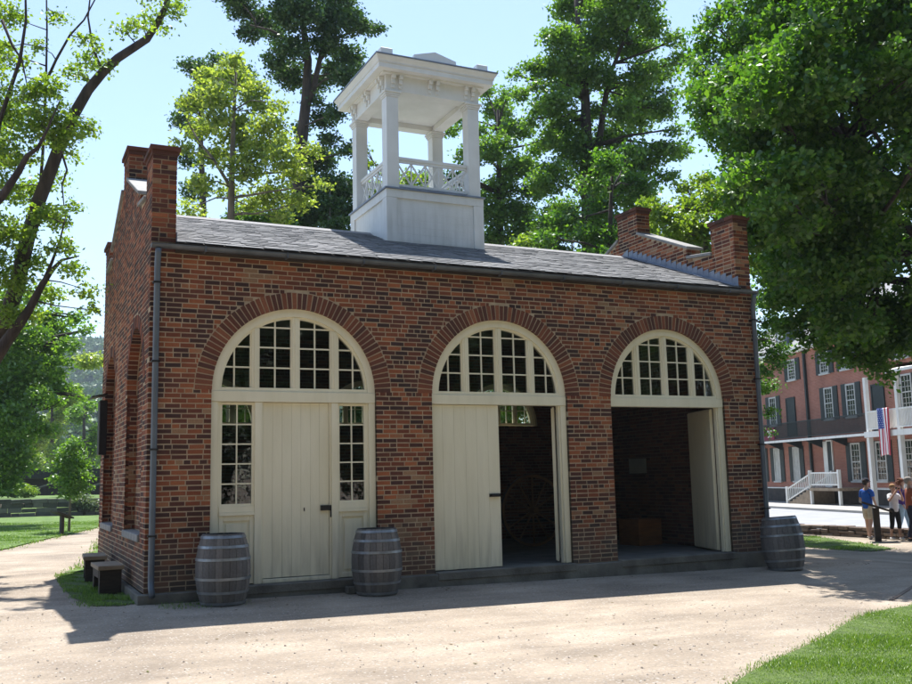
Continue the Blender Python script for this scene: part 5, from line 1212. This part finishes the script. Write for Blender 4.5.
# ------------------------------------------------------------------ hill forest, railway bridge
def forest():
    cs = []
    for _ in range(3400):
        x = rnd.uniform(-120, 190); y = rnd.uniform(140, 800)
        if rnd.random() > .95: continue
        z = terr(x, y); cs.append((x, y, z, rnd.uniform(3.2, 6.2)))
    P = []; S = []
    for x, y, z, r in cs:
        n = 110 if y < 330 else 70; v = rand_in_sphere(n); v /= (np.linalg.norm(v, axis=1)[:, None]+1e-6)/rng.uniform(.75, 1.05, (n, 1))
        v[:, 2] = np.abs(v[:, 2])*1.15-.25; P.append(v*r+np.array([x, y, z+r*.8])); S.append(np.full(n, r*.24))
    P = np.concatenate(P); S = np.concatenate(S)[:, None]*rng.uniform(.6, 1.4, (len(P), 1)); n = len(P)
    nrm = rng.normal(size=(n, 3))+np.array([0, 0, 1.0]); nrm /= np.linalg.norm(nrm, axis=1)[:, None]
    t = rng.normal(size=(n, 3)); t -= nrm*np.sum(t*nrm, 1)[:, None]; t /= np.linalg.norm(t, axis=1)[:, None]; b = np.cross(nrm, t)
    V = np.empty((n, 4, 3)); V[:, 0] = P-t*S; V[:, 1] = P+b*S*.7; V[:, 2] = P+t*S; V[:, 3] = P-b*S*.7
    me = bpy.data.meshes.new('forest'); me.vertices.add(n*4); me.vertices.foreach_set('co', V.reshape(-1).astype(np.float32))
    me.loops.add(n*4); me.loops.foreach_set('vertex_index', np.arange(n*4, dtype=np.int32)); me.polygons.add(n)
    me.polygons.foreach_set('loop_start', np.arange(0, n*4, 4, dtype=np.int32)); me.polygons.foreach_set('loop_total', np.full(n, 4, dtype=np.int32))
    me.materials.append(M['forest']); me.update(calc_edges=True)
    o = bpy.data.objects.new('forest', me); col.objects.link(o); o['kind'] = 'stuff'; o['label'] = 'hazy wooded hillside beyond the lawn'
forest()
rb = empty('railway_bridge', (-6, 66, .75), 0, label='long low dark railway bridge beyond the retaining wall', cat='bridge')
MB().box(-14, 30, -.6, .6, 1.35, 2.0).build('deck', M['iron'], rb)
MB().box(-14, 30, .3, .5, 0, 1.34).build('shaded_trestle', M['dark_wood'], rb)
for k in range(12):
    x = -13+k*3.7; MB().box(x-.15, x+.15, -.55, -.25, -.2, 1.345).build('pier', M['dark_wood'], rb)
for k in range(11):
    x = -13+k*3.7; MB().prism([(x, -.62, 0.2), (x+.2, -.62, .2), (x+3.2, -.62, 1.2), (x+3.0, -.62, 1.3)], (0, .06, 0)).build('brace', M['foundation'], rb)

# ------------------------------------------------------------------ people
M['skin'] = pm('skin', (.42, .24, .17), (.50, .30, .22), scale=6, rough=.6, bump=0)
def cloth(n, c): return pm(n, mul(c, .85), mul(c, 1.1), scale=9, rough=.9, bump=.2, bscale=30)
def skin_body(name, P, R_e, E, mat, parent, root_i=0, sub=2):
    me = bpy.data.meshes.new(name); me.from_pydata([Vector(p) for p in P], E, []); o = bpy.data.objects.new('tmp', me); col.objects.link(o)
    sk = o.modifiers.new('skin', 'SKIN'); sk.use_smooth_shade = True
    for i, r in enumerate(R_e): me.skin_vertices[0].data[i].radius = r if isinstance(r, tuple) else (r, r); me.skin_vertices[0].data[i].use_root = (i == root_i)
    s = o.modifiers.new('sub', 'SUBSURF'); s.levels = sub; s.render_levels = sub
    dg = bpy.context.evaluated_depsgraph_get(); m2 = bpy.data.meshes.new_from_object(o.evaluated_get(dg)); bpy.data.objects.remove(o)
    m2.materials.clear(); m2.materials.append(mat); q = bpy.data.objects.new(name, m2); col.objects.link(q); q.parent = parent
    m2.polygons.foreach_set('use_smooth', [True]*len(m2.polygons)); return q
def person(loc, rz, h, label, armL, armR, shirt, pants, pants_len, hairc, cap=None, sleeves=True, female=False, hair_long=False, shoe=(.6, .6, .6), stance=0.0, prop=None):
    k = h/1.75; root = empty('person', loc, rz, label, 'person'); root.scale = (k, k, k)
    P = [(0, 0, .95), (0, .0, 1.08), (0, -.005, 1.28), (0, .0, 1.44), (0, -.01, 1.52), (0, -.02, 1.58), (0, -.025, 1.66), (0, -.01, 1.735)]
    bw = .9 if female else 1.0
    R1 = [(.15, .10), (.135*bw, .105), (.155*bw, .11), (.075, .06), (.052, .052), (.062, .072), (.075, .092), (.05, .06)]
    E = [(0, 1), (1, 2), (2, 3), (3, 4), (4, 5), (5, 6), (6, 7)]
    idx = {}
    def add(p, r, a): P.append(p); R1.append(r if isinstance(r, tuple) else (r, r)); E.append((a, len(P)-1)); return len(P)-1
    # nose
    add((0, -.125, 1.645), .012, 6)
    for s in (-1, 1): add((s*.082, 0, 1.655), .014, 6)
    arms = {}
    for s, arm in ((-1, armL), (1, armR)):
        sh = add((s*.165*bw, 0, 1.405), .055, 3); el = add(arm[0], .040, sh); wr = add(arm[1], .027, el)
        el_v, wr_v = Vector(arm[0]), Vector(arm[1]); dv = (wr_v-el_v).normalized(); pm_ = wr_v+dv*.055; hd = add(tuple(pm_), (.034, .022), wr)
        sd = dv.cross(Vector((0, 1, 0))); sd = sd.normalized() if sd.length > .1 else Vector((1, 0, 0))
        crl = Vector((0, -1, 0)) if abs(dv.y) < .8 else Vector((0, 0, -1))
        for f, ln in ((-1.5, .058), (-.5, .070), (.5, .066), (1.5, .052)):
            a = pm_+sd*f*.015+dv*.02; m_ = a+dv*ln*.55+crl*.01; t_ = m_+dv*ln*.4+crl*.022
            i1 = add(tuple(a), .010, hd); i2 = add(tuple(m_), .0085, i1); add(tuple(t_), .007, i2)
        a = wr_v+dv*.03+sd*(-.03)+crl*.008; i1 = add(tuple(a), .011, wr); add(tuple(a+dv*.045-sd*.012+crl*.015), .009, i1)
        arms[s] = (P[sh], arm[0], arm[1])
    legs = {}
    for s in (-1, 1):
        st = stance*s; hp = add((s*.09, 0, .88), .088, 0); kn = add((s*.10, -.015-st*.12, .50), .058, hp); ca = add((s*.10, .02-st*.2, .33), .052, kn); an = add((s*.105, .025-st*.3, .085), .036, ca); add((s*.12, -.11-st*.3, .035), (.038, .03), an)
        legs[s] = (P[hp], P[kn], P[ca], P[an])
    body = skin_body('body', P, R1, E, M['skin'], root)
    eye = MB()
    for s in (-1, 1): eye.sphere((s*.03, -.108, 1.665), .010, 8)
    eye.build('eyes', M['iron'], root); MB().sphere((0, -.108, 1.60), .018, 8, sc=(1, .4, .35)).build('mouth', pm('lips', (.3, .09, .08), (.34, .1, .09), bump=0), root)
    # shirt
    SP_ = [(0, 0, .865), (0, 0, 1.08), (0, -.005, 1.28), (0, 0, 1.435), (0, -.004, 1.475)]; SR = [(.188*bw, .140), (.168*bw, .132), (.175*bw, .130), (.09, .075), (.062, .06)]; SE = [(0, 1), (1, 2), (2, 3), (3, 4)]
    for s in (-1, 1):
        a, b, c = arms[s]; SP_.append(a); SR.append((.072, .072)); SE.append((3, len(SP_)-1)); i = len(SP_)-1
        tt = .75 if sleeves == True else 1.0
        SP_.append(tuple(Vector(a).lerp(Vector(b), tt))); SR.append((.060, .060)); SE.append((i, i+1))
        if sleeves == 'long': SP_.append(tuple(Vector(b).lerp(Vector(c), .85))); SR.append((.043, .043)); SE.append((i+1, i+2))
    skin_body('shirt', SP_, SR, SE, shirt, root, 1)
    PP = [(0, 0, 1.06), (0, 0, .90)]; PR = [(.155, .118), (.165, .122)]; PE = [(0, 1)]
    for s in (-1, 1):
        q = legs[s]; PP.append(q[0]); PR.append((.105, .105)); PE.append((1, len(PP)-1)); i = len(PP)-1
        if pants_len == 'short': PP.append(tuple(Vector(q[0]).lerp(Vector(q[1]), .9))); PR.append((.088, .088)); PE.append((i, i+1))
        else:
            PP += [q[1], q[2] if pants_len == 'capri' else q[3]]; PR += [(.075, .075), (.066, .066) if pants_len == 'capri' else (.058, .058)]; PE += [(i, i+1), (i+1, i+2)]
    skin_body('trousers', PP, PR, PE, pants, root, 0)
    sm = cloth('shoe_cloth', shoe)
    for s in (-1, 1):
        q = legs[s][3]; sh = MB(); sh.sphere((q[0]+s*.008, q[1]-.06, .04), .1, 12, sc=(.48, 1.3, .42)); sh.build('shoe', sm, root, smooth=True)
    hm = cloth('hair', hairc); hb = MB(); hb.sphere((0, .012, 1.70), .1, 14, sc=(.95, 1.12, .85))
    if hair_long:
        for _ in range(26): hb.sphere((rnd.uniform(-.09, .09), rnd.uniform(-.02, .11), rnd.uniform(1.55, 1.76)), rnd.uniform(.03, .045), 8)
    else: hb.sphere((0, .05, 1.65), .075, 12, sc=(1.05, .8, 1))
    hb.build('hair', hm, root, smooth=True)
    if cap:
        cb = MB(); cb.lathe([(.103, 0), (.102, .04), (.08, .085), (.001, .10)], 20, (0, .0, 1.70)); cb.prism([(-.07, -.09, 1.70), (-.05, -.19, 1.685), (.05, -.19, 1.685), (.07, -.09, 1.70)], (0, 0, .012)); cb.build('cap', cap, root, smooth=True)
    return root
def arm(s, ex, ey, ez, wx, wy, wz): return ((s*ex, ey, ez), (s*wx, wy, wz))
gz_ = lambda x, y: terr(x, y)+.016
navy = cloth('navy_cloth', (.012, .014, .03)); blue = cloth('blue_cloth', (.02, .10, .42)); khaki = cloth('khaki_cloth', (.5, .42, .32)); white_c = cloth('white_cloth', (.7, .7, .72)); black_c = cloth('black_cloth', (.012, .012, .014)); rust = cloth('rust_cloth', (.26, .065, .03)); purple = cloth('purple_cloth', (.06, .02, .16)); jean = cloth('pale_jeans', (.28, .38, .46))
def spot(px, dd): p = at(px, 500, dd); return (p.x, p.y, gz_(p.x, p.y))
person(spot(867, 28.9), math.radians(100), 1.76, 'man in a blue polo shirt, khaki shorts and dark cap beside the tilted panel', arm(-1, .23, .02, 1.15, .22, -.12, .93), arm(1, .24, -.03, 1.13, .26, -.24, 1.0), blue, khaki, 'short', (.05, .035, .03), cap=navy, shoe=(.5, .45, .4), stance=.5)
w = person(spot(893.5, 28.2), math.radians(-15), 1.60, 'woman in a white t-shirt and black capri trousers holding a camera to her face', arm(-1, .26, -.14, 1.22, .06, -.27, 1.56), arm(1, .26, -.14, 1.22, .06, -.27, 1.56), white_c, black_c, 'capri', (.30, .16, .07), female=True, stance=.3)
cm = MB(); cm.box(-.06, .06, -.035, .025, 0, .075); cm.lathe([(.001, 0), (.03, 0), (.028, .04), (.001, .04)], 14, mat=Matrix.Translation((0, -.035, .037)) @ Matrix.Rotation(PI/2, 4, 'X'))
cmo = cm.build('camera', M['iron'], label='small dark camera held up by the woman in white', cat='camera'); wm = Matrix.LocRotScale(w.location, w.rotation_euler, w.scale); cmo.matrix_world = wm @ Matrix.Translation((0, -.255, 1.60))
person(spot(902.5, 29.6), math.radians(20), 1.74, 'person with curly brown hair, purple top and pale jeans behind the woman in white', arm(-1, .22, .0, 1.15, .2, -.1, .92), arm(1, .22, 0, 1.15, .2, -.08, .92), purple, jean, 'long', (.16, .06, .03), hair_long=True, sleeves='long', shoe=(.05, .05, .06), stance=.6)
person(spot(910, 27.6), math.radians(60), 1.80, 'grey haired man in a rust shirt and navy trousers at the right edge', arm(-1, .24, .0, 1.13, .24, -.1, .9), arm(1, .24, 0, 1.13, .24, -.12, .9), rust, navy, 'long', (.25, .22, .2), shoe=(.03, .03, .03), stance=.4)

# ------------------------------------------------------------------ light
w = bpy.data.worlds.new('World'); scene.world = w; w.use_nodes = True; nt = w.node_tree
bg = nt.nodes['Background']; sky = nt.nodes.new('ShaderNodeTexSky'); sky.sky_type = 'NISHITA'; sky.sun_disc = False
lv = Vector((-.16, -.38, -1)).normalized(); el = math.asin(-lv.z); azr = math.atan2(-lv.x, -lv.y)
sky.sun_elevation = el; sky.sun_rotation = azr; sky.air_density = 1.0; sky.dust_density = .5; sky.ozone_density = 1.6
nt.links.new(sky.outputs[0], bg.inputs[0]); bg.inputs[1].default_value = .125
sd = bpy.data.lights.new('sun', 'SUN'); sd.energy = 5.0; sd.angle = math.radians(.53); sd.color = (1, .97, .93)
so = bpy.data.objects.new('sun', sd); col.objects.link(so); so.rotation_euler = lv.to_track_quat('-Z', 'Y').to_euler()
# ------------------------------------------------------------------ haze
HZ = True
if HZ:
    hz = MB(); hz.box(-950, 950, -510, 1550, -3, 240); m = bpy.data.materials.new('haze_air'); m.use_nodes = True; nt = m.node_tree; nt.nodes.clear()
    v = N(nt, 'ShaderNodeVolumePrincipled'); v.inputs['Density'].default_value = .0003; v.inputs['Color'].default_value = (.75, .88, 1, 1); o = N(nt, 'ShaderNodeOutputMaterial'); nt.links.new(v.outputs[0], o.inputs['Volume'])
    hz.build('haze', m, kind='stuff', label='thin summer haze over the valley')
scene.view_settings.view_transform = 'Standard'; scene.view_settings.look = 'None'; scene.view_settings.gamma = 1; scene.view_settings.exposure = 1.08
scene.cycles.max_bounces = 8; scene.cycles.transparent_max_bounces = 16; scene.cycles.use_denoising = True
scene.cycles.volume_bounces = 0; scene.cycles.sample_clamp_indirect = 6
